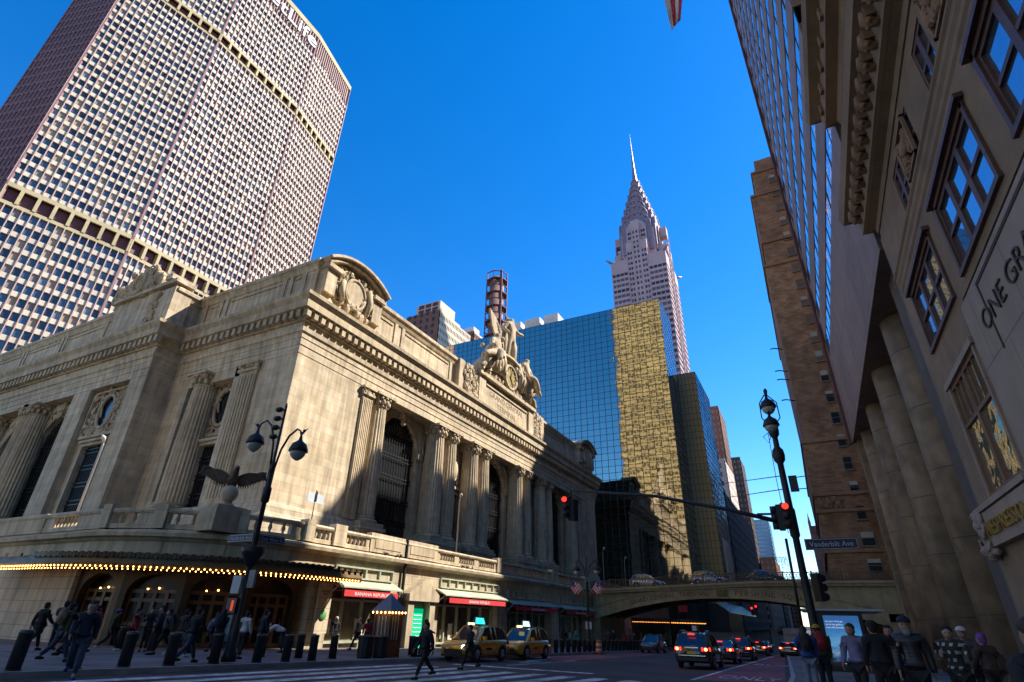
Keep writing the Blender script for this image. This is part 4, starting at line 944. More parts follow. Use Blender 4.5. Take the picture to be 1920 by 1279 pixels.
for i in range(46):
    a=xr-.3-.82*i; b=MB(); b.lbox(fS,a-.17,a+.17,.1,.8,Z(13.62),Z(13.98)); b.tube([fS(a,.82,Z(13.9)),fS(a,.84,Z(13.6)),fS(a,.6,Z(13.45)),fS(a,.35,Z(13.5)),fS(a,.2,Z(13.2))],[.1,.17,.14,.15,.1],6); b.ball(fS(a-.12,.75,Z(13.5)),.1,5,4); b.ball(fS(a+.12,.75,Z(13.5)),.1,5,4); b.make('bracket',TRIM,OG)
for i in range(30): a=xr-.6-1.3*i; b=MB(); b.lbox(fS,a-.14,a+.14,.1,.7,Z(18.35),Z(18.8)); b.make('bracket',TRIM,OG)
for i in range(6):
    r=MB(); c=19.75-5.42*i-2.9
    for e in ((c-.75,c+.75,Z(11.35),Z(11.42)),(c-.75,c+.75,Z(12.5),Z(12.57)),(c-.75,c-.66,Z(11.35),Z(12.57)),(c+.66,c+.75,Z(11.35),Z(12.57))): r.lbox(fS,e[0],e[1],0,.1,e[2],e[3])
    ornament(r,fS,c-.55,c+.55,Z(11.5),Z(12.42),.0,.16,44,.11); r.ball(fS(c,.1,Z(11.95)),.26,8,6,0,(1,.5,1)); r.make('carved_panel',TRIM,OG)
w=MB(); w.box(xr-.02,YS-.9,-1,xr+.45,YS-.05,Z(12.9)); w.make('corner_return',mat('shade_toned_return',(.20,.16,.13),.8,var=.15),OG)  # shadow on the corner return put into a darker stone colour
# flagpole with a flag hung from the upper floors
# ------------------------------------------------------------------ unseen city blocks, added to shade the street and feed a reflection
def tower_block(name,label,x0,y0,x1,y1,z1,m,cols,floors,faces='WSNE',gm=None,z0=-4,wf=.6):
    t=thing(name,label,'building',((x0+x1)/2,(y0+y1)/2,0)); w=MB(); rs=[]
    w.box(x0+.5,y0+.5,z0,x1-.5,y1-.5,z1)
    for f,fr,L in (('W',frame((x0,y1),(0,-1)),y1-y0),('S',frame((x0,y0),(1,0)),x1-x0),('E',frame((x1,y0),(0,1)),y1-y0),('N',frame((x1,y1),(-1,0)),x1-x0)):
        if f in faces:
            c=max(2,int(cols*L/20)); r=grid_facade(w,fr,L,0,z1,c,floors,L/c*wf,z1/floors*.55,.35); rs.append((fr,r))
        else: w.lbox(fr,0,L,-.5,0,z0,z1)
    w.lbox(frame((x0,y1),(0,-1)),0,y1-y0,-.6,.05,z1,z1+1.2)
    w.make('wall',m,t); g=MB()
    for fr,r in rs:
        for u0,u1,a,b in r: g.lbox(fr,u0,u1,-.34,-.3,a,b)
    g.make('windows',gm or GLB,t)['kind']='stuff'; return t
TAN=mat('tan_brick',(.66,.48,.20),.85,var=.15,scale=.1); GREYB=mat('grey_brick',(.30,.26,.23),.85,var=.15,scale=.2)
tower_block('office_building','unseen tan tower added for the gold reflection in the hotel glass',-100,34,-62,95,210,TAN,9,56,'ES',mat('tan_tower_glass',(.07,.055,.03),.3,.2),0,.72)  # added out of view so the hotel mirrors something gold
tower_block('office_building','unseen grey block added to shade the road and north pavement',60,-78,124,-45,99,GREYB,8,26,'NW')  # added out of view, height set to keep sun off the road
tower_block('office_building','unseen grey block added to shade the far end of the terminal parapet',146,-34,190,-9.6,110,GREYB,8,30,'NW')  # added out of view, placed to shade the parapet's far end
# ------------------------------------------------------------------ viaduct over the street
V=thing('viaduct_bridge','olive steel arch viaduct carrying cars across the street with lettering on its arch','bridge',(83.5,10.8,-1.5))
OLV=mat('olive_bridge_paint',(.34,.28,.165),.6,var=.15,scale=1.2,streak=.2); OLD=mat('brown_bridge_steel',(.16,.09,.035),.7,var=.25,scale=1)
y0,y1=-24.0,28.1
def zd(y): return 5.45+.85*min(1,max(0,(27-y)/20))
def zl(y): return max(-2.2,4.45-2.62*((y-10.8)/16.7)**2) if abs(y-10.8)<17.4 else -2.2
def zu(y): return min(zd(y)-.55,zl(y)+1.0+.45*abs((y-10.8)/16.7))
ys=[-6.3+34.2*j/48 for j in range(49)]
for name,xa,xb,m in (('arch_rib',77.75,78.25,OLV),('arch_rib',81.5,82.0,OLD),('arch_rib',85.2,85.7,OLD),('arch_rib',89,89.5,OLV)):
    w=MB()
    for a,b in zip(ys,ys[1:]): w.hexa([(xa,a,zl(a)),(xb,a,zl(a)),(xb,b,zl(b)),(xa,b,zl(b)),(xa,a,zu(a)),(xb,a,zu(a)),(xb,b,zu(b)),(xa,b,zu(b))])
    w.make(name,m,V)
w=MB()
for xa in (77.9,):
    for a,b in zip(ys,ys[1:]):
        if zu(a)<zd(a)-.6: w.hexa([(xa+.1,a,zu(a)),(xa+.2,a,zu(a)),(xa+.2,b,zu(b)),(xa+.1,b,zu(b)),(xa+.1,a,zd(a)-.5),(xa+.2,a,zd(a)-.5),(xa+.2,b,zd(b)-.5),(xa+.1,b,zd(b)-.5)])
    y=-6
    while y<28:
        if zu(y)<zd(y)-.7: w.box(xa,y-.05,zu(y),xa+.12,y+.05,zd(y)-.5)
        y+=2.1
    for a,b in zip(ys,ys[1:]):
        for f,t in ((zl,.12),(zu,-.0)): w.hexa([(77.62,a,f(a)-.02),(77.75,a,f(a)-.02),(77.75,b,f(b)-.02),(77.62,b,f(b)-.02),(77.62,a,f(a)+.12),(77.75,a,f(a)+.12),(77.75,b,f(b)+.12),(77.62,b,f(b)+.12)])
    for a in (-24,): w.hexa([(78,a,2),(78.2,a,2),(78.2,-6.3,2.2),(78,-6.3,2.2),(78,a,5.8),(78.2,a,5.8),(78.2,-6.3,5.8),(78,-6.3,5.8)])
w.make('spandrel_panels',OLV,V)
w=MB(); dy=[y0+(y1-y0)*j/40 for j in range(41)]
for a,b in zip(dy,dy[1:]):
    for xa,xb,t0,t1 in ((77.5,89.7,-.5,0),(77.3,77.5,-.22,.06)): w.hexa([(xa,a,zd(a)+t0),(xb,a,zd(a)+t0),(xb,b,zd(b)+t0),(xa,b,zd(b)+t0),(xa,a,zd(a)+t1),(xb,a,zd(a)+t1),(xb,b,zd(b)+t1),(xa,b,zd(b)+t1)])
w.box(78,27.0,-2,89,28.0,zl(26.2)+.2); w.box(78,-8.5,-2,89,-6.2,3.0)
w.make('deck',OLV,V)
w=MB()
for xr_ in (77.42,89.5):
    y=-12.0
    while y<27.6:
        z=zd(y); L=3.1; w.box(xr_,y-.09,z,xr_+.16,y+.09,z+1.15)
        for t in (.08,.95): w.box(xr_+.04,y,z+t,xr_+.12,y+L,z+t+.09)
        for k in range(8):
            yy=y+.2+.36*k; r=.15
            w.tube([(xr_+.08,yy+r*cos(2*PI*j/7),z+.42+1.35*r*sin(2*PI*j/7)) for j in range(8)],.03,4); w.tube([(xr_+.08,yy-.16,z+.15),(xr_+.08,yy+.16,z+.95)],.025,4); w.tube([(xr_+.08,yy+.16,z+.15),(xr_+.08,yy-.16,z+.95)],.025,4); w.ball((xr_+.08,yy,z+.78),.07,5,4)
        y+=L
w.make('railing',mat('railing_iron',(.12,.085,.05),.6,var=.2,scale=3),V)
w=MB(); w.box(77.55,10.2,zl(10.8)+.2,77.72,11.4,zu(10.8)-.02); w.make('bronze_plaque',mat('bronze_plaque',(.10,.08,.03),.5,.4),V)
ALT=mat('raised_letters',(.075,.055,.025),.7)
def arc_text(s,ya,yb):
    n=len(s)
    for i,ch in enumerate(s):
        if ch==' ': continue
        y=ya+(yb-ya)*(i+.5)/n; z=(zl(y)+zu(y))/2+.05; sl=math.atan((zl(y-.2)-zl(y+.2))/.4)
        M=face_mat((77.74,y,z),(0,-1))@Matrix.Rotation(sl,4,'Z')
        text('arch_lettering',ch,.75,ALT,V,M,.02)
arc_text('GRAND CENTRAL TERMINAL',22.6,12.4); arc_text('PERSHING SQUARE',9.4,.6)
# ------------------------------------------------------------------ cars
def m_paint(n,c): return mat(n,c,.22,.25,var=.03,scale=2,spec=.6,obj=True,coat=.8)
TYRE=mat('tyre_rubber',(.015,.015,.016),.85,obj=True); RIM=mat('alloy_rim',(.35,.35,.36),.35,.8,obj=True); CGL=mat('car_glass',(.02,.03,.04),.04,.15,var=0,spec=1,obj=True); TRIMC=mat('black_car_trim',(.02,.02,.021),.6,obj=True); CHR=mat('chrome',(.6,.6,.6),.2,1,obj=True)
TAIL=mat('lit_tail_lamp',(1,.03,.015),emit=1.6); TAILD=mat('tail_lamp_lens',(.25,.01,.01),.3,obj=True); HEAD=mat('headlamp_lens',(.65,.68,.7),.1,spec=1,obj=True); HEADL=mat('lit_headlamp',(1,.9,.65),emit=6); PLY=mat('yellow_plate',(.75,.45,.03),.5,obj=True); PLW=mat('pale_plate',(.6,.6,.55),.5,obj=True)
SUVP=dict(L=4.65,W=1.86,H=1.68,st=[(-2.32,.42,.95,.80),(-2.25,.30,1.02,.88),(-1.7,.26,1.06,.925),(-.6,.24,1.04,.93),(.5,.24,1.02,.93),(1.05,.24,1.00,.92),(1.75,.26,.93,.90),(2.15,.30,.84,.83),(2.32,.42,.70,.70)],roof=[(-2.18,1.0),(-1.75,1.60),(-1.2,1.67),(-.2,1.68),(.45,1.60),(1.2,1.02)],wb=(1.38,-1.32),r=.36)
SEDP=dict(L=4.75,W=1.82,H=1.45,st=[(-2.37,.42,.92,.76),(-2.3,.30,.98,.84),(-1.6,.24,1.0,.90),(-.6,.2,.96,.91),(.5,.2,.94,.91),(1.1,.2,.93,.90),(1.8,.24,.86,.87),(2.2,.28,.76,.80),(2.37,.4,.62,.66)],roof=[(-1.75,.98),(-1.05,1.40),(-.5,1.45),(.1,1.45),(.5,1.38),(1.25,.94)],wb=(1.42,-1.38),r=.33)
def car_parts(t,P,paint,rear_lit=False,head_lit=False,plate=None,rails=True):
    b=MB(); st=P['st']; rows=[]
    for x,zb,zt,hw in st:
        zm=zb+(zt-zb)*.55
        rows.append([(x,-hw*.93,zb),(x,-hw,zb+.12),(x,-hw*1.0,zm),(x,-hw*.955,zt-.03),(x,-hw*.86,zt),(x,0,zt+.025),(x,hw*.86,zt),(x,hw*.955,zt-.03),(x,hw,zm),(x,hw,zb+.12),(x,hw*.93,zb),(x,0,zb)])
    k=12; vs=[v for r in rows for v in r]; fs_=[(i*k+j,i*k+(j+1)%k,(i+1)*k+(j+1)%k,(i+1)*k+j) for i in range(len(st)-1) for j in range(k)]
    fs_+=[tuple(range(k-1,-1,-1)),tuple(range((len(st)-1)*k,len(st)*k))]; fs_=[f[::-1] for f in fs_]
    b.add(vs,fs_,0,True); B=b.make('body',paint,t,False)
    rf=P['roof']; W=P['W']/2
    def belt(x):
        for (xa,_,za,ha),(xb,_,zb_,hb) in zip(st,st[1:]):
            if xa<=x<=xb: q=(x-xa)/(xb-xa); return za+(zb_-za)*q, ha+(hb-ha)*q
        return st[-1][2],st[-1][3]
    g=MB(); vs=[]; n=len(rf)                      # greenhouse: glass sides, painted roof and pillars
    for x,z in rf:
        zb,hw=belt(x); zb-=.02; tt=max(0,min(1,(z-zb)/.5)); wt=hw*(.93-.20*tt); vs+=[(x,-hw*.94,zb),(x,-wt,max(zb,z-.04)),(x,-wt*.85,max(zb,z)),(x,wt*.85,max(zb,z)),(x,wt,max(zb,z-.04)),(x,hw*.94,zb)]
    fsd=[];ms=[]
    for i in range(n-1):
        for j in range(5):
            fsd.append((i*6+j,(i+1)*6+j,(i+1)*6+j+1,i*6+j+1)); ms.append(0 if j in (0,4) else (1 if 0<i<n-2 or j!=2 else 0))
    b0=len(g.v); g.v+=vs
    for f,m in zip(fsd,ms): g.f.append(f); g.m.append(m); g.sm.append(False)
    g.make('cabin',[CGL,paint],t,False)
    p=MB()
    for s in (-1,1):
        for i,wd in ((0,.14),(1,.1),(2,.05),(3,.05),(4,.09)):
            if i in (1,3,4):
                x,z=rf[i]; zb,hw=belt(x); wt=hw*(.93-.2*max(0,min(1,(z-zb)/.5)))
                x2=x if i!=4 else rf[5][0]-.08; x2=x2 if i!=1 else rf[0][0]+.06
                zb2,hw2=belt(x2); p.tube([(x2,s*hw2*.945,zb2-.02),(x,s*(wt+.005),z-.05)],.045,5)
        xm=(rf[2][0]+rf[3][0])/2; zb,hw=belt(xm); p.tube([(xm,s*hw*.945,zb),(xm+.03,s*hw*.735,P['H']-.05)],.04,5)
        p.tube([(rf[1][0],s*belt(rf[1][0])[1]*.70,rf[1][1]+.03),(rf[2][0],s*W*.70,rf[2][1]+.07),(rf[3][0],s*W*.70,rf[3][1]+.07),(rf[4][0],s*W*.70,rf[4][1]+.02)],.022,5) if rails else None
    p.make('pillars',paint,t,False)
    for s in (-1,1):
        o=MB(); xm=rf[4][0]+.42; zb,hw=belt(xm); o.obox((xm,s*(hw+.1),zb+.1),.16,.2,.16); o.make('mirror',paint,t,False)
    r=P['r']
    for x in P['wb']:
        for s in (-1,1):
            hw=belt(x)[1]; y=s*(hw-.085); a=MB(); a.tube([(x,y-s*.1,r),(x,y-s*.0,r),(x,y+s*.088,r),(x,y+s*.098,r)],[r*.98,r,r,r*.9],20); wh=a.make('wheel',TYRE,t,False)
            a=MB(); a.tube([(x,y+s*.09,r),(x,y+s*.104,r)],[r*.66,r*.6],14)
            for q in range(5): ang=2*PI*q/5; a.tube([(x,y+s*.105,r),(x+r*.6*cos(ang),y+s*.105,r+r*.6*sin(ang))],.035,4)
            a.make('rim',RIM,wh)
            a=MB(); a.tube([(x+(r+.05)*cos(PI*q/8),s*(hw-.005),r+(r+.05)*sin(PI*q/8)) for q in range(9)],.045,5); a.make('wheel_arch',TRIMC,t,False)
    xe=st[-1][0]; xb=st[0][0]
    for s in (-1,1):
        a=MB(); z=st[-2][2]-.06; a.hexa([(xe-.34,s*.80,z-.1),(xe-.02,s*.48,z-.16),(xe-.02,s*.50,z-.03),(xe-.30,s*.82,z+.03),(xe-.30,s*.86,z-.08),(xe+.02,s*.52,z-.14),(xe+.02,s*.54,z-.02),(xe-.27,s*.87,z+.04)]); a.make('headlight',HEADL if head_lit and s>0 else HEAD,t,False)
        a=MB(); z=st[1][2]-.14; a.hexa([(xb-.03,s*.52,z-.07),(xb+.32,s*(W-.02),z-.06),(xb+.3,s*(W+.012),z-.06),(xb-.06,s*.54,z-.07),(xb-.03,s*.52,z+.09),(xb+.32,s*(W-.03),z+.1),(xb+.3,s*(W+.0),z+.1),(xb-.06,s*.54,z+.09)])
        tl=a.make('tail_light',TAIL if rear_lit else TAILD,t,False)
        if rear_lit: a=MB(); a.ball((xb+.0,s*.74,z+.01),.075,10,6,0,(1,1.2,1)); a.make('lit_bulb',mat('hot_tail_lamp',(1,.12,.04),emit=8),tl)
    if rear_lit: a=MB(); a.obox((rf[0][0]+.22,0,P['H']-.12),.06,.34,.05); a.make('brake_light',TAIL,t,False)
    a=MB(); a.box(xe-.12,-.55,.36,xe+.015,.55,.58); a.box(xe-.1,-.7,.24,xe+.03,.7,.34); a.box(xb-.05,-.8,.36,xb+.1,.8,.52); a.make('bumper_grille',TRIMC,t,False)
    a=MB(); a.box(xb-.075,-.7,.58,xb+.05,.7,.62); a.box(xb-.03,-.35,st[0][2]-.02,xb+.05,.35,st[0][2]+.03); a.make('chrome_strip',CHR,t,False)
    a=MB(); a.box(xb-.085,-.22,.66,xb-.02,.22,.80); a.make('plate',plate or PLW,t,False)
    a=MB()
    for s in (-1,1):
        for x in (.55,-.35): a.box(x-.09,s*(W*1.0)-.012,.83,x+.09,s*(W*1.0)+.012,.86)
    a.make('door_handles',TRIMC,t,False)
    return B
def mkcar(name,label,cat,x,y,rz,P,paint,z=None,group=None,**k):
    t=thing(name,label,cat,(0,0,0),0,group); car_parts(t,P,paint,**k); t.location=(x,y,(G(x) if z is None else z)+.006); t.rotation_euler=(0,R(1.2)*cos(rz) if z is None else 0,rz); return t
YEL=m_paint('taxi_yellow_paint',(.88,.40,.015)); BLK=m_paint('black_car_paint',(.012,.013,.016)); DGR=m_paint('dark_maroon_paint',(.05,.018,.018)); SLV=m_paint('silver_car_paint',(.42,.43,.45)); DKB=m_paint('dark_blue_paint',(.03,.035,.06)); WHC=m_paint('white_car_paint',(.7,.7,.7)); DGY=m_paint('dark_grey_paint',(.07,.07,.075))
def taxi(label,x,y,mat_s,lit):
    t=mkcar('taxi',label,'taxi',x,y,PI,SUVP,YEL,group='yellow taxis waiting at the kerb',head_lit=lit)
    a=MB(); a.hexa([(-.75,-.1,1.72),(.45,-.1,1.72),(.45,.1,1.72),(-.75,.1,1.72),(-.62,-.03,2.12),(.32,-.03,2.12),(.32,.03,2.12),(-.62,.03,2.12)]); o=a.make('roof_sign',TRIMC,t,False)
    a=MB(); a.hexa([(-.68,.105,1.77),(.38,.105,1.77),(.38,.112,1.77),(-.68,.112,1.77),(-.58,.04,2.08),(.28,.04,2.08),(.28,.048,2.08),(-.58,.048,2.08)]); a.make('roof_screen',mat_s,o)
    a=MB(); a.box(.55,-.16,1.70,.75,.16,1.82); a.make('medallion_lamp',mat('medallion_lamp',(.8,.7,.4),emit=1.2),t,False)
    a=MB(); a.box(-.1,.925,.55,.5,.936,.66); a.make('door_lettering',TRIMC,t,False); return t
taxi('yellow taxi with a lit headlight and teal roof screen at the kerb',29.1,17.25,mat('teal_screen',(.03,.55,.55),emit=1.1),True)
taxi('yellow taxi with a pale roof screen parked behind the first',35.0,17.25,mat('pale_screen',(.5,.7,.85),emit=.9),False)
bs=mkcar('suv','black taxi suv with lit brake lights and yellow plate, last in the queue','suv',36.9,6.8,0,SUVP,BLK,rear_lit=True,plate=PLY)
bs.scale=(1.05,1.03,1.06)
a=MB(); a.box(-.9,-.12,1.74,-.2,.12,1.98); a.make('roof_sign',mat('roof_sign_white',(.5,.52,.55),.4,obj=True),bs,False)
mkcar('car','dark blue sedan with lit tail lights just behind the black suv','car',46.8,6.9,0,SEDP,DKB,rear_lit=True,group='cars queuing under the viaduct')
mkcar('car','dark maroon suv with lit roof brake light in the queue','suv',55.5,6.7,0,SUVP,DGR,rear_lit=True,group='cars queuing under the viaduct')
mkcar('car','dark grey sedan with lit tail lights at the viaduct arch','car',75.5,7.3,0,SEDP,DGY,rear_lit=True,group='cars queuing under the viaduct')
mkcar('car','black sedan alone in the red bus lane','car',75.8,4.2,0,SEDP,BLK,rear_lit=True)
mkcar('car','silver car far down the street beyond the viaduct','car',97,8.6,0,SEDP,SLV,rear_lit=True,group='cars queuing under the viaduct')
mkcar('car','dark suv facing west beside the north kerb','suv',64.5,16.6,PI,SUVP,DGY)
mkcar('car','white car driving on the viaduct above the street','car',80.6,20.8,-PI/2,SUVP,WHC,z=zd(20.8))
mkcar('car','silver van partly hidden by the viaduct railing','car',80.9,12.6,-PI/2,SUVP,SLV,z=zd(12.6))
mkcar('car','black sedan on the viaduct at the crown','car',80.7,5.9,-PI/2,SEDP,BLK,z=zd(5.9))
t=thing('box_truck','pale grey box truck with lettering on its back far down the street','truck',(118,5.6,G(118)))
a=MB(); a.box(-3.2,-1.25,.95,3.2,1.25,3.6); a.make('cargo_box',mat('pale_grey_truck',(.42,.43,.44),.6,obj=True),t,False)
a=MB(); a.box(3.3,-1.15,.5,5.2,1.15,2.6); a.make('cab',WHC,t,False)
a=MB()
for x in (-2.2,4.2):
    for s in (-1,1): a.tube([(x,s*.85,.45),(x,s*1.15,.45)],.45,14)
a.make('wheels',TYRE,t,False); a=MB(); a.box(-3.22,-1.2,.6,4.5,1.2,.95); a.make('chassis',TRIMC,t,False)
text('truck_lettering','5 SEASONS',1,mat('dark_lettering',(.05,.05,.06),.6),t,face_mat((-3.22,0,2.6),(0,-1)),.005,fit=(1.9,.34),world=False)
for s in (-1,1): a=MB(); a.ball((-3.25,s*1.0,.8),.12,8,5); a.make('tail_light',TAIL,t,False)
# ------------------------------------------------------------------ street furniture
b=thing('bollard','x','bollard',(0,0,0)); a=MB(); a.lathe([(.165,0),(.165,.84),(.172,.85),(.172,.9),(.16,.925),(0.05,.935)],n=20); a.make('post',mat('black_bollard_paint',(.03,.024,.024),.5,var=.2,scale=5,obj=True),b,False)
a=MB(); a.lathe([(.19,0),(.19,.03),(.17,.04)],n=20); a.make('base_ring',IRON,b,False)
a=MB(); a.lathe([(.174,.855),(.174,.895),(.15,.93)],n=20); a.make('steel_cap',mat('bollard_cap',(.14,.13,.12),.4,.5,obj=True),b,False)
BL=[(8.42,18.75),(9.85,18.75),(11.2,18.75),(12.6,18.75),(14.3,18.9),(16.05,18.85),(17.35,18.8),(18.65,18.75),(20.7,19.6),(26.15,19.2),(27.5,20.4),(28.85,20.4)]
BB=[(16.9,29.1),(17.3,27.3),(17.9,25.5),(18.8,21.9),(19.6,20.5)]
first=True
def bol(x,y,lab,grp):
    global first
    if first: o=b; first=False; o.location=(x,y,G(x)+.15)
    else: o=dup(b,(x,y,G(x)+.15))
    o['label']=lab; o['group']=grp
names=['leftmost black bollard of the row along the kerb','black kerb bollard second from the left end of its row','black kerb bollard third from the left end of its row','black kerb bollard fourth from the left end of its row','black kerb bollard behind the walking pair','black kerb bollard beside the standing man in navy','black kerb bollard right of the standing man in navy','black kerb bollard left of the two litter bins','black bollard just left of the ticket kiosk','black bollard right of the ticket kiosk','black bollard left of the green lit panel','black bollard in front of the first taxi bonnet']
for (x,y),n in zip(BL,names): bol(x,y,n,'bollards along the north kerb')
nb=['leftmost of the bollards standing before the entrance doors','second of the bollards standing before the entrance doors','middle bollard standing before the entrance doors','bollard set back near the bent street vendor','bollard set back between the kerb bollards and the lit wall']
for (x,y),n in zip(BB,nb): bol(x,y,n,'bollards before the entrance doors')
x=38.6
while x<76:
    bol(x,18.75,'black bollard in the long row past the taxis along the north kerb','bollards past the taxis'); x+=1.25
def place(o,x,y,dz=.15,rz=0): o.location=(x,y,G(x)+dz); o.rotation_euler=(0,0,rz); return o
# traffic barrel
t=thing('traffic_barrel','orange and white traffic barrel at the north kerb','traffic barrel'); a=MB(); z=0
for i,(r0,r1,h) in enumerate(((.3,.29,.22),(.28,.27,.2),(.27,.26,.2),(.255,.245,.2),(.24,.23,.2))): a.lathe([(r0,z),(r1,z+h)],n=18,m=i%2); z+=h
a.make('drum',[mat('barrel_orange',(.75,.13,.01),.5,obj=True),mat('barrel_white',(.7,.68,.65),.5,obj=True)],t,False); a=MB(); a.obox((0,0,.03),.8,.8,.06); a.make('base',TYRE,t,False); a=MB(); a.tube([(0,-.1,1.02),(0,-.1,1.1),(0,.1,1.1),(0,.1,1.02)],.025,5); a.make('handle',mat('barrel_orange',(.75,.13,.01)),t,False); place(t,51.2,17.95,0)
# litter bins
bin_=thing('litter_bin','dark litter bin left of the kiosk, left one of the pair','litter bin',group='litter bins by the kiosk'); a=MB(); a.lathe([(.30,0),(.34,.06),(.36,.8),(.38,.84),(.38,.9),(.33,.92)],n=22,flute=.06); a.make('basket',IRON,bin_,False); a=MB(); a.lathe([(.3,.9),(.3,.93),(.1,.95)],n=18); a.make('lid',TRIMC,bin_,False); place(bin_,22.5,19.35)
o=dup(bin_,(23.35,19.15,G(23)+.15)); o['label']='dark litter bin left of the kiosk, right one of the pair'
# wooden kiosk with a pyramid roof and lit bulbs
t=thing('ticket_kiosk','small wooden kiosk with a grey pyramid roof and a ring of bulbs','kiosk'); KW=mat('kiosk_wood',(.16,.06,.022),.5,var=.3,scale=5,obj=True)
a=MB(); a.box(-.8,-.8,0,.8,.8,.95); 
for sx in (-1,1):
    for sy in (-1,1): a.box(sx*.8-.07,sy*.8-.07,0,sx*.8+.07,sy*.8+.07,2.35)
a.box(-.85,-.85,2.2,.85,.85,2.5); a.make('frame',KW,t,False)
a=MB(); a.box(-.76,-.76,.95,.76,.76,2.2); a.make('glass',mat('kiosk_glass',(.12,.09,.06),.1,spec=1,obj=True),t,False)
a=MB()
for f in range(4):
    q=f*PI/2
    for k in (-.38,0,.38): c=Vector((k,-.79,1.55)); c.rotate(Matrix.Rotation(q,3,'Z')); a.obox(c,.07,.05,1.25,q)
a.make('glazing_bars',mat('kiosk_white_bars',(.55,.5,.42),.6,obj=True),t,False)
a=MB(); a.add([(-1.05,-1.05,2.5),(1.05,-1.05,2.5),(1.05,1.05,2.5),(-1.05,1.05,2.5),(0,0,3.45)],[(0,1,4),(1,2,4),(2,3,4),(3,0,4),(3,2,1,0)]); a.box(-1.08,-1.08,2.4,1.08,1.08,2.5); a.make('roof',mat('slate_blue_roof',(.17,.18,.22),.6,obj=True),t,False)
bl=MB(); bl.ball((0,0,0),.06,8,5); bl.make('t_',mat('kiosk_bulb',(1,.5,.12),emit=7)); q=bpy.data.objects['t_']; kme=q.data; bpy.data.objects.remove(q)
for k in range(5):
    for s in (0,1): link('light_bulb',kme,t,False,(-.9+.45*k,-1.09,2.36) if s==0 else (-1.09,-.9+.45*k,2.36))
place(t,24.4,19.7); t.scale=(.58,.58,.83)
# bus shelter with a backlit advert
SH=thing('bus_shelter','bus shelter with a backlit blue sea advert at its near end','bus shelter',(39.5,-.4,G(39.5)+.15)); a=MB(); a.box(-1.7,-2.5,2.95,5.2,1.6,3.05); a.make('roof',mat('shelter_roof',(.35,.37,.40),.4,.3,obj=True),SH,False)
a=MB()
for x,y in ((-1.5,-1.35),(-1.5,.75),(4.9,-1.35),(4.9,1.3)): a.box(x-.07,y-.07,0,x+.07,y+.07,2.95)
a.box(-1.62,-1.4,0,-1.40,.7,.28); a.box(-1.62,-1.4,2.72,-1.40,.7,2.95); a.box(-1.62,.5,.28,-1.4,.7,2.72); a.box(-1.62,-1.4,.28,-1.4,-1.22,2.72); a.make('frame',TRIMC,SH,False)
a=MB(); a.box(-1.55,-1.22,.28,-1.47,.5,2.72); AD=mat('ad_screen',(.1,.3,.6),emit=.3)
def ad_material():
    m=AD; nt=m.node_tree; N=nt.nodes; L=nt.links; b=[n for n in N if n.type=='BSDF_PRINCIPLED'][0]
    t=N.new('ShaderNodeTexCoord'); sx=N.new('ShaderNodeSeparateXYZ'); L.new(t.outputs['Generated'],sx.inputs[0]); mp=N.new('ShaderNodeMapping'); mp.inputs['Scale'].default_value=(1,2,7); L.new(t.outputs['Generated'],mp.inputs[0]); n=N.new('ShaderNodeTexNoise'); n.inputs['Scale'].default_value=2; L.new(mp.outputs[0],n.inputs[0])
    ad=N.new('ShaderNodeMath'); ad.operation='MULTIPLY_ADD'; ad.inputs[1].default_value=.28; L.new(n.outputs[0],ad.inputs[0]); L.new(sx.outputs[2],ad.inputs[2])
    r=N.new('ShaderNodeValToRGB'); L.new(ad.outputs[0],r.inputs[0]); e=r.color_ramp.elements; e[0].position=.16; e[0].color=(.012,.012,.014,1); e[1].position=1.1 if False else 1; e[1].color=(.04,.16,.42,1)
    for p,c in ((.26,(.02,.025,.03,1)),(.3,(.03,.10,.25,1)),(.4,(.25,.40,.52,1)),(.46,(.05,.22,.48,1)),(.6,(.16,.42,.68,1)),(.78,(.06,.27,.58,1))): x=e.new(p); x.color=c
    L.new(r.outputs[0],b.inputs['Emission Color']); L.new(r.outputs[0],b.inputs['Base Color'])
ad_material(); o=a.make('advert',AD,SH,False); WL=mat('ad_lettering',(.8,.85,.9),emit=.35)
for i,s in enumerate(('Let your mind get','up to my gallery,','every 60 seconds.')): text('advert_lettering',s,1,WL,o,face_mat((-1.557,.0,2.42-.15*i),(0,-1)),.002,fit=(.85,.11),world=False)
text('advert_lettering','Time is it.',1,WL,o,face_mat((-1.557,-.35,.45),(0,-1)),.002,fit=(.7,.09),world=False)
a=MB(); a.box(-1.4,-1.4,.5,4.9,-1.36,2.6); a.make('glass_wall',mat('shelter_glass',(.05,.06,.065),.1,spec=1,obj=True),SH,False)
# lamp posts
def bishop_arm(mb,y0,z0,s,r=.045,reach=1.5,rise=1.9):
    pts=[(0,s*.12,z0),(0,s*.28,z0+rise*.5),(0,s*.6,z0+rise*.85),(0,s*1.0,z0+rise),(0,s*(reach-.1),z0+rise-.1),(0,s*reach,z0+rise-.35)]; mb.tube(pts,[r,r,r,r*.9,r*.8,r*.8],8); return (0,s*reach,z0+rise-.35)
def lantern(par,c,lit=None):
    a=MB(); a.lathe([(.05,.62),(.07,.5),(.12,.42),(.28,.3),(.36,.1),(.38,0),(.34,-.02)],c[0],c[1],c[2]-.62,16); a.tube([(c[0],c[1],c[2]),(c[0],c[1],c[2]+.2)],[.05,.02],6); a.make('lamp_hood',IRON,par,False)
    a=MB(); a.lathe([(.32,0),(.29,-.12),(.2,-.25),(.07,-.34)],c[0],c[1],c[2]-.64,14); a.make('lamp_globe',mat('clear_lamp_glass',(.42,.40,.34),.15,spec=.8,obj=True),par,False)
L=thing('lamp_post','black twin armed lamp post with street name signs at the corner by the eagle','lamp post',(14.8,18.8,G(14.8)+.15)); zl0=-(G(14.8)+.15)
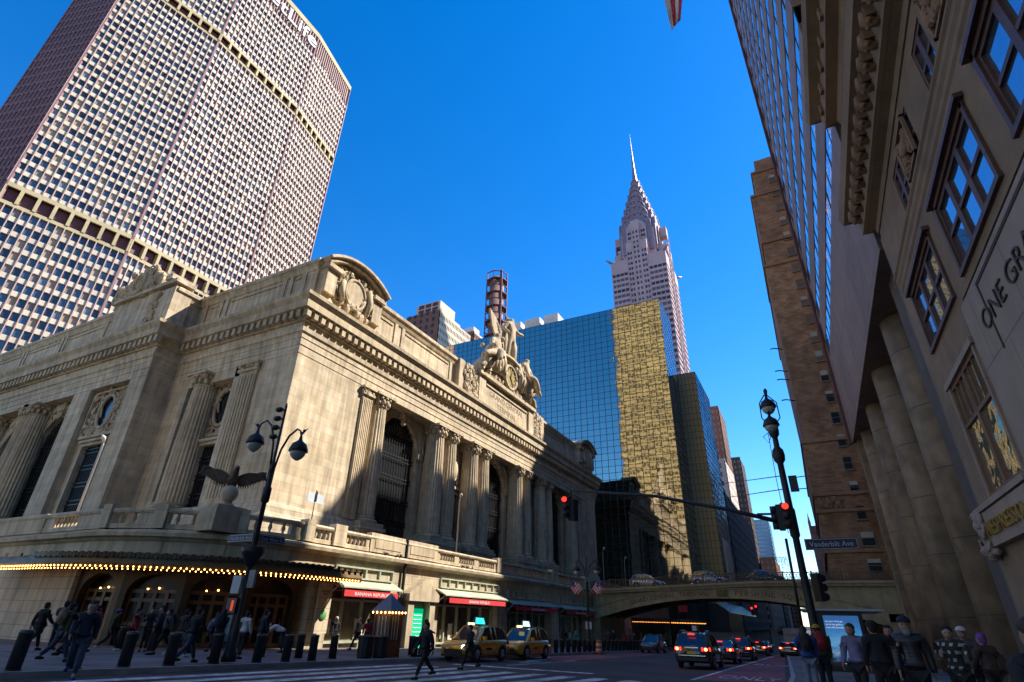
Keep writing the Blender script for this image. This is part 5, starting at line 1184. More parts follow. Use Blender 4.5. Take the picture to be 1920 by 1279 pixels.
a=MB(); a.lathe([(.25,0),(.25,.25),(.19,.35),(.17,1.0),(.13,1.2),(.1,1.4),(.09,5.4),(.16,5.45),(.17,5.9),(.16,6.0),(.08,6.05),(.07,6.6),(.12,6.65),(.13,6.9),(.06,6.95),(.05,9.45),(.02,9.6)],0,0,zl0,14); a.make('pole',IRON,L,False)
for s in (-1,1):
    a=MB(); a.tube([(0,s*.13,zl0+5.9),(0,s*.16,zl0+6.9)],.03,6); c=bishop_arm(a,0,zl0+6.75,s,.045,1.3 if s<0 else 1.45,1.55 if s<0 else 2.2); a.ball((0,c[1]+s*.12,c[2]+.22),.07,6,4); a.tube([(0,c[1],c[2]+.1),(0,c[1]+s*.3,c[2]+.3)],[.05,.02],5); a.make('arm',IRON,L,False); lantern(L,c)
for k in range(4): a=MB(); a.ball((0,.38,zl0+8.15+.4*k),.19,10,6,0,(.8,1.1,.6)); a.tube([(0,.2,zl0+8.12+.4*k),(0,.0,zl0+8.05+.4*k)],.05,6); a.make('floodlight',IRON,L,False)
SGB=mat('street_sign_blue',(.012,.014,.045),.5,obj=True); SGW=mat('street_sign_white',(.42,.42,.46),.5,var=0,obj=True)
def street_sign(par,o,ud,s,w=1.25,h=.30):
    fr=frame((o[0],o[1]),ud); a=MB(); a.lbox(fr,0,w,-.015,.015,o[2]-h/2,o[2]+h/2); q=a.make('street_sign',SGB,par,False); b_=MB(); e=.025
    for u0,u1,z0,z1 in ((.02,w-.02,h/2-.045,h/2-.025),(.02,w-.02,-h/2+.025,-h/2+.045),(.02,.04,-h/2+.025,h/2-.025),(w-.04,w-.02,-h/2+.025,h/2-.025)): b_.lbox(fr,u0,u1,.015,.02,o[2]+z0,o[2]+z1)
    b_.make('sign_border',SGW,q)
    u=Vector((ud[0],ud[1],0)).normalized(); n=Vector((u.y,-u.x,0)); c=Vector(o)+u*(w/2)+n*.017; text('sign_lettering',s,1,SGW,q,face_mat(c,(u.x,u.y)),.003,fit=(w*.82,h*.44),world=False)
street_sign(L,(0,1.62,zl0+4.12),(0,-1),'Vanderbilt Ave',1.45); street_sign(L,(.1,-.02,zl0+4.1),(1,-.15),'East 42nd St',1.12)
a=MB(); a.lathe([(.12,0),(.42,.5),(.45,.7),(.16,.75)],0,0,zl0+3.05,14); a.make('flower_bowl',IRON,L,False)
a=MB(); a.box(-.2,.05,zl0+2.15,-.1,.5,zl0+2.75); a.make('parking_sign',mat('grey_sign',(.35,.38,.42),.5,obj=True),L,False); a=MB(); a.box(-.05,-.45,zl0+2.35,.05,-.12,zl0+2.95); a.make('sign_box',mat('grey_box',(.16,.18,.2),.5,obj=True),L,False)
a=MB(); a.box(-.22,.0,zl0+1.5,.1,.5,zl0+2.0); ps=a.make('walk_signal',IRON,L,False); a=MB(); a.box(-.235,.12,zl0+1.58,-.22,.24,zl0+1.92); a.make('red_hand',mat('dim_red_signal',(.6,.05,.02),emit=.5),ps)
a=MB(); a.box(-.15,.12,zl0+.6,-.12,.55,zl0+1.45); a.make('notice_panel',mat('grey_sign',(.35,.38,.42)),L,False)
PR=thing('signal_post','tall black lamp and signal post with a mast arm and a Vanderbilt Ave sign','lamp post',(27.9,.45,G(27.9)+.15)); zr=-(G(27.9)+.15)
a=MB(); a.lathe([(.34,0),(.34,.3),(.25,.45),(.2,1.2),(.17,1.4),(.14,5.0),(.2,5.1),(.2,6.2),(.15,6.3),(.135,8.3),(.24,8.45),(.27,8.7),(.24,8.95),(.13,9.1),(.12,9.55),(.22,9.7),(.24,9.95),(.1,10.1)],0,0,zr,16); a.make('pole',IRON,PR,False)
lantern(PR,(0.1,.02,zr+11.75)); lantern(PR,(-.1,.05,zr+10.75)); a=MB(); a.tube([(.1,.02,zr+11.7),(.1,.0,zr+12.0),(.1,0,zr+12.12)],[.06,.1,.05],7); a.tube([(-.1,.05,zr+10.0),(0,.4,zr+10.6),(.1,.38,zr+11.4),(.1,.1,zr+11.8)],.03,5); a.tube([(-.1,.05,zr+10.0),(0,-.4,zr+10.5),(0,-.38,zr+11.3),(.1,0,zr+11.8)],.03,5); a.make('lamp_bracket',IRON,PR,False)
a=MB(); a.tube([(0,0,zr+5.55),(0,2.5,zr+6.35),(0,6.0,zr+7.25),(0,10.4,zr+7.85)],[.11,.09,.075,.055],8); a.tube([(0,.1,zr+6.05),(0,1.4,zr+6.1)],.05,6); a.make('mast_arm',IRON,PR,False)
RSIG=mat('red_signal_light',(1,.02,.01),emit=2.2); RCORE=mat('red_signal_core',(1,.25,.1),emit=14)
def signal(par,c,face,lit=True,n=3,nm='traffic_signal'):
    f=Vector(face).normalized(); ang=math.atan2(f.y,f.x); a=MB(); a.obox((c[0],c[1],c[2]),.24,.36,1.1,ang); 
    for k in range(n):
        z=c[2]+.36-.36*k; p=Vector((c[0],c[1],z))+f*.12
        a.tube([p,p+f*.25],[.16,.15],12)
    q=a.make(nm,TRIMC,par,False)
    for k in range(n):
        z=c[2]+.36-.36*k; p=Vector((c[0],c[1],z))+f*(.375 if k==0 and lit else .28); a=MB(); a.tube([p,p+f*.012],[.135,.13],14); a.make('lens',RSIG if (k==0 and lit) else mat('dark_lens',(.02,.02,.018),.3,obj=True),q)
    return q
signal(PR,(-.2,10.75,zr+6.95),(-1,-.12,0)); signal(PR,(.2,10.45,zr+6.85),(.3,1,0),False); a=MB(); a.tube([(0,10.5,zr+7.85),(0,10.6,zr+7.4)],.05,6); a.make('hanger',IRON,PR,False)
signal(PR,(-.38,.18,zr+5.9),(-1,-.08,0)); signal(PR,(.0,.45,zr+5.9),(0,1,0),False); signal(PR,(.3,-.45,zr+3.05),(1,-1,0),False)
street_sign(PR,(-.02,-.3,zr+4.72),(0,-1),'Vanderbilt Ave',2.0,.46)
a=MB(); a.box(-.45,-.1,zr+.85,-.2,.12,zr+1.25); a.make('button_box',mat('button_box',(.4,.38,.34),.5,obj=True),PR,False); a=MB(); a.box(-.4,-.15,zr+.45,-.22,.1,zr+.75); a.make('amber_box',mat('amber_box',(.5,.22,.02),.5,obj=True),PR,False)
a=MB(); a.tube([(-.16,.25,zr+9.8),(-.2,.3,zr+7.5),(-.15,.25,zr+5.2)],.02,4); a.tube([(-.1,.12,zr+9.9),(-.2,.5,zr+9.6),(-.15,.3,zr+9.3),(-.1,.12,zr+9.7)],.02,4); a.tube([(.0,.4,zr+5),(0,.45,zr+1.5)],.06,6); a.make('cable',IRON,PR,False)
a=MB(); a.box(-.1,-.55,zr+7.0,.1,-.2,zr+7.7); a.tube([(0,-.9,zr+7.65),(0,-.2,zr+7.6)],.025,4); a.tube([(0,-.9,zr+7.1),(0,-.2,zr+7.1)],.025,4); a.make('camera_box',IRON,PR,False)
WR=mat('span_wire',(.03,.03,.035),.5)
for z,ze in ((7.75,32),(7.15,28.5)):
    a=MB(); a.tube([Vector((27.9,.4,z)).lerp(Vector((134.6,24.4,ze)),j/10)-Vector((0,0,.6*math.sin(PI*j/10))) for j in range(11)],.03,4); tag(a.make('span_wire',WR),'upper thin wire strung from the signal post to the glass hotel' if z>7.5 else 'lower thin wire strung from the signal post to the glass hotel','wire','span wires over the street')
# lamp with flags before the viaduct
FL=thing('flag_lamp_post','black lamp post carrying small American flags in front of the viaduct','lamp post',(51.6,18.95,G(51.6)+.15)); zf=-(G(51.6)+.15)
a=MB(); a.lathe([(.28,0),(.28,.3),(.18,.5),(.11,1.2),(.09,5.3),(.15,5.4),(.05,5.6),(.04,7.6)],0,0,zf-.75,12); a.make('pole',IRON,FL,False)
for s in (-1,1): a=MB(); c=bishop_arm(a,0,zf+5.2,s,.035,1.0,1.5); a.make('arm',IRON,FL,False); lantern(FL,c)
FR_=mat('flag_red',(.5,.03,.05),.8,obj=True); FW=mat('flag_white',(.6,.6,.6),.8,obj=True); FB=mat('flag_blue',(.03,.04,.2),.8,obj=True)
for s in (-1,1):
    for kx in (-.1,.1):
        a=MB(); o0=Vector((kx*3,s*.2,zf+3.6)); d=Vector((kx,s*.75,1)).normalized(); a.tube([o0,o0+d*1.5],.02,5); pole=a.make('flag_staff',mat('flag_staff',(.6,.55,.4),.5,obj=True),FL,False)
        a=MB(); dn=Vector((0,s*.5,-.55))
        for q in range(7):
            p=o0+d*1.45-d*.11*q; p2=p-d*.105; w=Vector((.0,s*.42,-.5)); a.quad(p,p2,p2+w,p+w,0 if q%2==0 else 1)
        p=o0+d*1.452; a.box(p.x-.012,min(p.y,p.y+s*.2),p.z-.42,p.x+.012,max(p.y,p.y+s*.2),p.z-.02,2); f=a.make('flag',[FR_,FW,FB],pole); f.modifiers.new('s','SOLIDIFY').thickness=.012
a=MB(); a.box(-.06,-.3,zf+.9,.06,.3,zf+1.5); a.make('notice_panel',mat('grey_sign',(.35,.38,.42)),FL,False); a=MB(); a.ball((0,0,zf+1.9),.3,8,6,0,(1,1,.7)); a.make('planter',mat('planter_green',(.02,.035,.012),.9,obj=True),FL,False)
# slim white lights and signposts on the terrace
GLV=mat('galvanised_steel',(.5,.5,.5),.4,.5,obj=True)
for x,y,h,lab in ((47.6,31,7.2,'slim pale street light on the terrace before the column pair'),(92.5,31,7.0,'slim pale street light on the terrace near the far end'),(104,30.8,6.6,'slim pale street light beyond the terminal corner'),(15.9+5,46,7.5,'slim pale street light on the terrace at the far left')):
    t=thing('terrace_light',lab,'street light',(x,y,5.55),0,'slim street lights on the terrace'); a=MB(); a.tube([(0,0,0),(0,0,h-.6),(-.05,-.1,h-.35)],[.09,.055,.05],8); a.make('pole',GLV,t,False); a=MB(); a.tube([(-.05,-.1,h-.4),(-.3,-.35,h-.05),(-.5,-.5,h)],[.06,.16,.1],8); a.make('lamp_head',mat('pale_lamp_head',(.7,.7,.68),.4,obj=True),t,False)
t=thing('sign_post','signpost with a pale round-cornered sign on the terrace corner','sign post',(28.6,31,5.55)); a=MB(); a.tube([(0,0,0),(0,0,4.0)],.04,6); a.make('pole',IRON,t,False); a=MB(); a.box(-.75,-.03,3.1,.75,.0,3.75); a.make('sign',mat('pale_sign',(.55,.62,.68),.4,obj=True),t,False); a=MB(); a.box(-.08,-.08,3.2,.08,-.03,3.9); a.make('bracket',IRON,t,False)
# eagle statue on a globe
E_=thing('eagle_statue','bronze eagle with spread wings on a pale stone globe above the canopy','statue',(21.0,29.9,5.55)); a=MB(); a.box(-1.1,-.8,0,1.1,.8,1.25); a.box(-.95,-.65,1.25,.95,.65,1.45); a.lathe([(.5,1.45),(.45,1.55),(.28,1.65),(.3,1.75)],n=18); a.make('pedestal',STONE2,E_,False)
a=MB(); a.ball((0,0,2.2),.5,20,14); a.make('globe',mat('pale_globe_stone',(.55,.45,.30),.6,obj=True),E_,False)
EB=mat('eagle_bronze',(.13,.08,.05),.5,.3,var=.3,scale=6,obj=True)
wd=Vector((.80,-.60,0)); fd=Vector((-.6,-.8,0))
def ep(a_,f_,z): v=wd*a_+fd*f_; return (v.x,v.y,z-.28)
o=skin_obj('body',[ep(0,0,3.25),ep(0,-.15,2.95),ep(0,-.35,2.7),ep(0,.08,3.55),ep(.05,.2,3.85),ep(.1,.3,4.02),ep(.16,.48,3.97),ep(-.16,.05,3.0),ep(-.17,.1,2.9),ep(.16,.05,3.0),ep(.17,.1,2.9)],[(0,1),(1,2),(0,3),(3,4),(4,5),(5,6),(0,7),(7,8),(0,9),(9,10)],[.36,.26,.16,.28,.17,.15,.04,.14,.09,.14,.09],EB,E_,2,False)
for s in (-1,1):
    a=MB(); prof=[(.2,3.55,3.15),(.5,3.74,3.0),(.8,3.86,3.1),(1.15,3.88,3.25),(1.45,3.8,3.42),(1.7,3.72,3.6)]
    for (u0,t0,b0),(u1,t1,b1) in zip(prof,prof[1:]):
        f0,f1=-.12-.1*u0,-.12-.1*u1; a.hexa([ep(s*u0,f0-.04,b0),ep(s*u1,f1-.04,b1),ep(s*u1,f1+.03,b1),ep(s*u0,f0+.03,b0),ep(s*u0,f0-.1,t0),ep(s*u1,f1-.1,t1),ep(s*u1,f1+.08,t1),ep(s*u0,f0+.08,t0)])
    for k in range(13):
        u=.3+.115*k; zb=3.1-.1*sin(k*.5)+.04*k; a.tube([ep(s*u,-.15-.1*u,zb+.4),ep(s*(u+.08),-.12-.1*u,zb),ep(s*(u+.1+.015*k),-.1-.1*u,zb-.26+.012*k)],[.075,.065,.02],5)
    a.make('wing',EB,E_,False)
# ------------------------------------------------------------------ distant city
CRM=mat('cream_brick',(.62,.54,.42),.85,var=.08,scale=.2); BRW=mat('red_brown_brick',(.22,.11,.075),.85,var=.15,scale=.2); DBR=mat('dark_brown_brick',(.11,.075,.06),.85,var=.15,scale=.2); WHB=mat('white_brick',(.74,.66,.60),.8,var=.06,scale=.2); TNB=mat('grey_tan_brick',(.34,.29,.25),.85,var=.12,scale=.2)
o=tower_block('office_building','cream brick office tower with brown side rising behind the terminal roof',199,150,231,172,146,CRM,14,34,'WS',GLA,0,.5)
w=MB(); w.box(199.6,150.6,146,214,166,153.2); w.box(216,152,146,222,160,149); w.make('penthouse',CRM,o)
w=MB()
for k in range(3): w.box(199.4,152+4.5*k,147.2,199.6,155.5+4.5*k,149.6); w.box(199.4,152+4.5*k,150.4,199.6,155.5+4.5*k,152.6)
w.make('louvres',DARKC,o)
w=MB(); w.box(198.9,150.2,100,199.6,171.8,147.0); 
for z in range(100,146,4):
    for y in (153,157,161,165,169): w.box(198.75,y,z+1,198.95,y+1.5,z+3.1,1)
w.make('side_wall',[BRW,GLB],o)
o=tower_block('office_building','small brown office block with white roof plant beside the cream tower',262,168,285,190,168,BRW,8,40,'WS',GLB,0,.5)
w=MB(); w.box(263,169,168,270,180,173); w.box(272,170,168,283,180,171); w.make('roof_plant',WHB,o)
t=thing('scaffolded_tower','slender round tower wrapped in dark red scaffolding behind the terminal','tower',(203,118,0)); sc=mat('maroon_steel',(.15,.045,.055),.6); w=MB()
w.lathe([(3.7,0),(3.7,159)],203,118,0,16); w.make('shaft',mat('grey_brown_shaft',(.26,.17,.15),.8,var=.2,scale=.2),t)
w=MB()
for k in range(8):
    a=2*PI*k/8+.2; w.tube([(203+5.6*cos(a),118+5.6*sin(a),60),(203+5.6*cos(a),118+5.6*sin(a),162)],.22,4)
for j in range(22):
    z=75+4.1*j; w.tube([(203+5.6*cos(2*PI*q/8+.2),118+5.6*sin(2*PI*q/8+.2),z) for q in range(9)],.3 if j%2 else .16,4)
    if j%2==0: w.lathe([(3.8,z),(5.4,z),(5.4,z+.35),(3.8,z+.35)],203,118,0,16)
w.box(199.6,113.6,60,200.4,114.4,162); w.make('scaffold',sc,t)
tower_block('office_building','tall plain brown slab tower down the street beyond the hotel',320,31.7,346,44,115,BRW,9,30,'WS',GLC,-8,.45)
tower_block('office_building','dark brown tower with pale windows farther down the street',400,30.9,426,44,104.5,DBR,9,28,'WS',GLC,-8,.5)
tower_block('office_building','grey tan office block with long windowed flank facing the street',200,22.3,292,44,42.2,TNB,9,13,'WS',GLA,-8,.6)
tower_block('office_building','white sunlit slab rising behind the grey tan block',256,26.2,286,48,67,WHB,4,17,'WS',GLA,-8,.3)
BGL=mat('blue_tower_glass',(.16,.34,.48),.12,.5,var=.1,scale=.05)
tower_block('office_building','blue glass tower at the far end of the street',600,31,634,45,93,mat('blue_spandrel',(.20,.34,.44),.4,.3,var=.05),4,26,'WS',BGL,-8,.85)
tower_block('office_building','low red brown block below the blue glass tower',400,21.0,450,30,39,BRW,8,12,'WS',GLC,-8,.45)
tower_block('office_building','squat brown block under the rooftop letters',520,17.6,560,30,34,BRW,8,11,'WS',GLB,-8,.45)
tower_block('office_building','pale stone block at street level beyond the hotel',300,21.6,398,40,24,CRM,8,7,'WS',GLB,-8,.45)
tower_block('office_building','small tan block between the red brown block and the rooftop letters',455,22.5,515,34,36,CRM,8,10,'WS',GLC,-8,.45)
t=thing('rooftop_sign','open lattice rooftop sign reading Tudor City','sign',(521,22.5,34)); w=MB()
for y in (18,20.2,22.4,24.6,26.8): w.tube([(521.5,y,34),(521.5,y,52)],.18,4)
for z in (43,47.5,52): w.tube([(521.5,17.8,z),(521.5,27.2,z)],.15,4)
w.make('lattice',GRID,t); lt=mat('blue_sign_letters',(.03,.08,.12),.6)
text('sign_letters','TUDOR',1,lt,t,face_mat((521,22.5,49.9),(0,-1)),.15,fit=(8.8,3.6)); text('sign_letters','CITY',1,lt,t,face_mat((521,20.6,45.2),(0,-1)),.15,fit=(5.6,3.4))
# gothic tower seen right of the lamp post
t=thing('gothic_tower','slim pinnacled brick tower seen just right of the signal post','tower',(306,-4,-6)); w=MB(); w.box(300,-14,-8,318,-1.6,40); w.box(301,-10,40,312,-2.4,44)
for y in (-2.2,-5.5,-9.5): w.box(300.2,y-.6,40,301.6,y+.6,46); w.lathe([(.6,46),(.05,50 if y>-5 else 48.5)],300.9,y,0,6,smooth=False)
w.make('wall',mat('pale_red_brick',(.34,.21,.18),.85,var=.2,scale=.5),t); w=MB()
for z in range(2,38,5):
    for y in (-3,-5.2,-7.4): w.box(299.9,y-.5,z,300.02,y+.5,z+2.6)
w.make('windows',GLC,t)['kind']='stuff'
# street-level hotel marquee and glass awning
w=MB(); w.box(96,21.6,1.5,128,27.9,2.2); o=w.make('marquee',BRONZE,H); w=MB()
for k in range(24): w.ball((95.9,21.9+.25*k,1.62),.045,5,4); w.ball((96.5+1.3*k,21.55,1.62),.06,5,4)
w.make('marquee_bulbs',mat('marquee_bulb',(1,.38,.06),emit=3),o)
w=MB(); w.hexa([(126,16.4,3.6),(176,16.4,3.6),(176,19.8,6.0),(126,19.8,6.0),(126,16.4,3.75),(176,16.4,3.75),(176,19.8,6.15),(126,19.8,6.15)]); w.make('glass_awning',mat('awning_glass',(.30,.40,.48),.12,.6),H)
w=MB()
for k in range(12): w.box(150+1.9*k,22.2,8,151.5+1.9*k,22.35,20) if False else None
w.box(154,19.3,8.5,166,19.55,21.5); w.make('pale_banner',mat('pale_banner',(.62,.60,.50),.7,var=.2,scale=.6),H)
t=thing('street_banner','small red street banner hanging below the viaduct arch','banner',(101,20.6,4.5)); w=MB(); w.box(100.95,19.8,3.2,101.02,21.2,5.6); w.make('cloth',mat('red_banner',(.4,.03,.04),.7),t); w=MB(); w.tube([(101,21.3,G(101)+.15),(101,21.3,5.8)],.07,6); w.tube([(101,21.3,5.65),(101,19.7,5.65)],.03,5); w.make('pole',IRON,t)
t=thing('traffic_signal','red traffic signal hanging beyond the viaduct','traffic signal',(94,9.2,3.4)); signal(t,(0,0,0),(-1,0,0)); signal(t,(.1,-.55,.25),(-1,-.1,0)); a=MB(); a.tube([(.3,0,.4),(.3,0,1.6),(.3,12.0,2.2),(.3,12.0,-5.2)],.08,6); a.make('mast_arm',IRON,t,False)
# pedestrian bridge and bare trees closing the street
t=thing('overpass','pale stone overpass crossing the street at its far end','bridge',(620,5,-6)); w=MB(); w.box(620,-40,-1.5,632,60,1.6); w.box(620,-40,-8,632,-9,2); w.box(620,19,-8,632,60,2)
for k in range(30): w.box(619.9,-40+3.3*k,1.6,620.3,-39.5+3.3*k,2.6)
w.box(619.8,-40,2.6,620.4,60,2.9); w.make('deck',WHB,t)
def bare_tree(x,y,h,lab):
    t=thing('bare_tree',lab,'tree',(x,y,G(x)),0,'bare trees near the end of the street'); tr=MB(); cr=MB(); bk=mat('bark',(.09,.06,.045),.9,obj=True); lf=mat('brown_leaves',(.13,.085,.05),.9,var=.4,scale=2,obj=True)
    tr.tube([(0,0,0),(.1,0,h*.3),(0,.1,h*.5)],[.25,.2,.16],7)
    for k in range(14):
        a,b=U(0,6.28),U(.5,1.2); z=h*U(.3,.55); p=Vector((0,0,z)); q=p+Vector((cos(a)*sin(b),sin(a)*sin(b),cos(b)))*h*U(.25,.5); tr.tube([p,(p+q)/2+Vector((U(-.3,.3),U(-.3,.3),.2)),q],[.1,.06,.02],5)
        for j in range(40):
            c=p.lerp(q,U(.35,1.1))+Vector((U(-1,1),U(-1,1),U(-.8,.8)))*h*.1; s=h*U(.015,.03); n=Vector((U(-1,1),U(-1,1),U(-1,1))); u=n.orthogonal().normalized()*s; v=n.cross(u).normalized()*s; cr.quad(c-u-v,c+u-v,c+u+v,c-u+v)
    tr.make('trunk',bk,t,False); cr.make('crown',lf,t,False)
bare_tree(235,1.0,9,'bare brown tree on the south pavement near the end of the street'); bare_tree(290,1.5,10,'second bare brown tree standing farther along the south pavement'); bare_tree(330,18.6,9,'bare brown tree on the north pavement near the end of the street')
# flag far overhead
t=thing('flag','red white and blue flag hanging high above the street overhead','flag',(14.8,.2,25.2)); a=MB(); a.tube([(0,-5.6,-2.2),(-.15,-.35,1.2)],.05,8); a.make('flagpole',GLV,t,False)
a=MB(); n=12
for j in range(n):
    for i in range(4):
        z0,z1=1.15-.26*j,1.15-.26*(j+1); 
        def fp_(u,z,jj): return (-.15+.07*sin(u*5+jj*.6),-.35+ (u*1.15)*(1-.055*jj)+.055*jj,z-.55*u+.05*sin(u*7))
        a.quad(fp_(i/4,z0,j),fp_((i+1)/4,z0,j),fp_((i+1)/4,z1,j+1),fp_(i/4,z1,j+1),2 if j<5 and i<2 else (0 if i%2==0 else 1))
fo=a.make('cloth',[FR_,FW,FB],t,False); fo.modifiers.new('s','SOLIDIFY').thickness=.02
# pigeons on the ledge
for i,(x,y,z) in enumerate(((33.2,27.75,5.52),(34.6,27.75,5.52),(35.0,27.75,5.52),(43.8,27.75,5.52),(44.6,27.75,5.52),(45.5,27.75,5.52))):
    t=thing('pigeon','grey pigeon perched on the stone ledge above the shopfronts','pigeon',(x,y,z),U(0,6),'pigeons on the ledge'); a=MB(); a.ball((0,0,.1),.085,8,6,0,(1.6,1,1)); a.ball((.13,0,.2),.045,6,5); a.tube([(-.1,0,.1),(-.26,0,.07)],[.06,.03],6); a.tube([(.02,.02,.05),(.02,.02,0)],.008,4); a.tube([(.02,-.02,.05),(.02,-.02,0)],.008,4); a.make('body',mat('pigeon_grey',(.06,.06,.07),.7,obj=True),t,False)
tower_block('office_building','unseen grey row added on the south side to shade the far facades',192,-50,420,-12.5,96,GREYB,6,22,'NW',None,-8)  # added out of view to keep sun off the facades opposite
tower_block('office_building','unseen low grey row added to shade the end of the street',430,-50,600,-15,80,GREYB,6,18,'NW',None,-8)  # same purpose farther east: an added sun blocker
# ------------------------------------------------------------------ people
SKIN=mat('skin',(.33,.185,.125),.55,obj=True,var=.05); SKIN2=mat('skin_dark',(.12,.06,.04),.55,obj=True,var=.05)
def cl(n,c,r=.85): return mat('cloth_'+n,c,r,obj=True,var=.3,scale=7,bump=1.0,bscale=9)
BLKC=cl('black',(.014,.013,.015)); NAVY=cl('navy',(.016,.02,.04)); JEAN=cl('denim',(.035,.05,.085)); LJEAN=cl('pale_denim',(.16,.19,.26)); GREY=cl('grey',(.09,.09,.10)); BLUEG=cl('blue_grey',(.10,.13,.17)); BRWN=cl('brown',(.06,.04,.03)); TANC=cl('tan',(.22,.15,.09)); BLU=cl('blue',(.015,.06,.22)); LAV=cl('lavender',(.19,.17,.29)); WHC_=cl('white',(.6,.58,.56)); GRNV=cl('green_vest',(.12,.35,.03)); REDC=cl('red',(.30,.02,.02)); PUR=cl('purple',(.22,.08,.34)); OLIV=cl('olive',(.05,.055,.02)); YELC=cl('yellow',(.6,.38,.03))
PLAID=mat('plaid_cloth',(.52,.49,.46),.85,obj=True,brick=(.13,.13),joint=.045,col2=(.45,.42,.40),jd=.06)
QUILT=mat('quilted_black',(.028,.026,.03),.4,obj=True,brick=(9,.055),joint=.008,col2=(.02,.019,.022),jd=.3,bb=1)
def person(label,x,y,yaw,h=1.75,top=BLKC,leg=JEAN,hair=BLKC,legs=(0,0),knees=(4,4),arms=((5,15),(5,15)),out=(10,10),lean=0,long=0,hat=None,pack=None,skin=SKIN,shoe=BLKC,zoff=.15,beard=None,face=False,group='people on the street',head_turn=0):
    S=h/1.76; t=thing('person',label,'person',(0,0,0),0,group); hz=.93
    def dirv(a): return Vector((sin(R(a)),0,-cos(R(a))))
    J={}
    for i,s in ((0,1),(1,-1)):
        hip=Vector((0,s*.09,0)); kn=hip+dirv(legs[i])*.44; an=kn+dirv(legs[i]-knees[i])*.43; to=an+Vector((.15,s*.02,-.055)); J['hip%d'%i],J['kn%d'%i],J['an%d'%i],J['to%d'%i]=hip,kn,an,to
    low=min(J['an0'].z,J['an1'].z); base=-low+.085
    L=Vector((sin(R(lean)),0,cos(R(lean))))
    pel=Vector((0,0,.02)); wa=pel+L*.2; ch=pel+L*.38; up=pel+L*.50; nk=pel+L*.565+Vector((.01,0,0)); hd=pel+L*.665+Vector((.03,0,.0)); tp=hd+Vector((.005,0,.115))
    arm=[]
    for i,s in ((0,1),(1,-1)):
        sh=up+Vector((0,s*.185,-.02)); a,e=arms[i]; o=sin(R(out[i]))
        d=dirv(a); d=Vector((d.x,s*o,d.z)).normalized(); el=sh+d*.285; d2=dirv(a+e); d2=Vector((d2.x,s*o*.3-s*.12*(e>40),d2.z)).normalized(); wr=el+d2*.25; arm.append((sh,el,wr,d2,s))
    off=Vector((0,0,base)); F=lambda v:tuple((v+off)*S)
    # continuous body
    V=[pel,wa,ch,up,nk,hd,tp]; rd=[.10,.095,.11,.085,.055,.09,.07]; E=[(0,1),(1,2),(2,3),(3,4),(4,5),(5,6)]
    def add(p,v,r): V.append(v); rd.append(r); E.append((p,len(V)-1)); return len(V)-1
    for i in (0,1):
        k=add(0,J['hip%d'%i]-Vector((0,0,.05)),.088); k=add(k,J['kn%d'%i],.058); k=add(k,J['an%d'%i],.042); add(k,J['to%d'%i],.035)
    for sh,el,wr,d2,s in arm:
        k=add(3,sh-Vector((0,s*.05,.03)),.03); k=add(k,el,.028); k=add(k,wr,.028); pm=wr+d2*.055; k=add(k,pm,.03); sd=Vector((0,s,0)); pp=d2.cross(sd).normalized()
        for q,(f,l) in enumerate(((-.026,.07),(-.009,.08),(.009,.075),(.026,.058))):
            b_=add(k,pm+d2*.035+pp*f,.0095); m_=add(b_,pm+d2*(.035+l*.55)+pp*f*1.1-sd*.012,.0085); add(m_,pm+d2*(.03+l*.95)+pp*f*1.1-sd*.035,.007)
        b_=add(k,pm-pp*.034+d2*.005,.011); add(b_,pm-pp*.055+d2*.045-sd*.012,.009)
    fx=Vector((cos(R(head_turn)),sin(R(head_turn)),0)); fy=Vector((-fx.y,fx.x,0))
    add(5,hd+fx*.105+Vector((0,0,-.005)),.016); add(5,hd+fx*.07+Vector((0,0,-.085)),.045)
    add(5,hd+fy*.092,.02); add(5,hd-fy*.092,.02)
    skin_obj('body',[F(v) for v in V],E,[r*S for r in rd],skin,t,1,False)
    # jacket
    V=[pel+Vector((0,0,-.02-long*.42)),pel+Vector((0,0,.05)),wa,ch,up,nk-L*.015]; rd=[.175+.03*long,.165,.155,.18,.15,.08]; E=[(i,i+1) for i in range(5)]
    for sh,el,wr,d2,s in arm: k=add(4,sh+Vector((0,s*.01,-.01)),.10); k=add(k,el,.074); add(k,wr+d2*.01,.056)
    skin_obj('jacket',[F(v) for v in V],E,[r*S for r in rd],top,t,2,False,2)
    V=[pel]; rd=[.155]; E=[]
    for i in (0,1): k=add(0,J['hip%d'%i]-Vector((0,0,.06)),.105); k=add(k,J['kn%d'%i],.078); add(k,J['an%d'%i]+(J['kn%d'%i]-J['an%d'%i])*.07,.062)
    skin_obj('trousers',[F(v) for v in V],E,[r*S for r in rd],leg,t,2,False)
    for i in (0,1):
        a=MB(); an,to=J['an%d'%i],J['to%d'%i]; a.tube([F(an+Vector((-.07,0,-.045))),F(an+Vector((.0,0,-.03))),F(to+Vector((-.03,0,.005))),F(to+Vector((.06,0,-.005)))],[.042*S,.052*S,.047*S,.025*S],10); a.make('shoe',shoe,t,False)
    a=MB(); c=hd-fx*.022+Vector((0,0,.052)); a.ball(F(c),.104*S,14,9,0,(1.05,.93,.98)); 
    a.v=[(q[0]+U(-.012,.012),q[1]+U(-.012,.012),q[2]+U(-.012,.008)) for q in a.v]; c2=hd-fx*.055+Vector((0,0,-.01)); a.ball(F(c2),.085*S,10,7,0,(.8,1.02,1.1))
    a.make('hair',hair,t,False)
    # face mask in front of the hair so that the hairline reads
    a=MB(); c=hd+fx*.028+Vector((0,0,-.012)); a.ball(F(c),.097*S,14,9,0,(1,.9,1.12)); a.make('face',skin,t,False)
    for s in (-1,1):
        a=MB(); a.ball(F(hd+fx*.112+fy*s*.034+Vector((0,0,.012))),.0125*S,6,5); a.make('eye',mat('eye_dark',(.02,.015,.012),.2,obj=True),t,False)
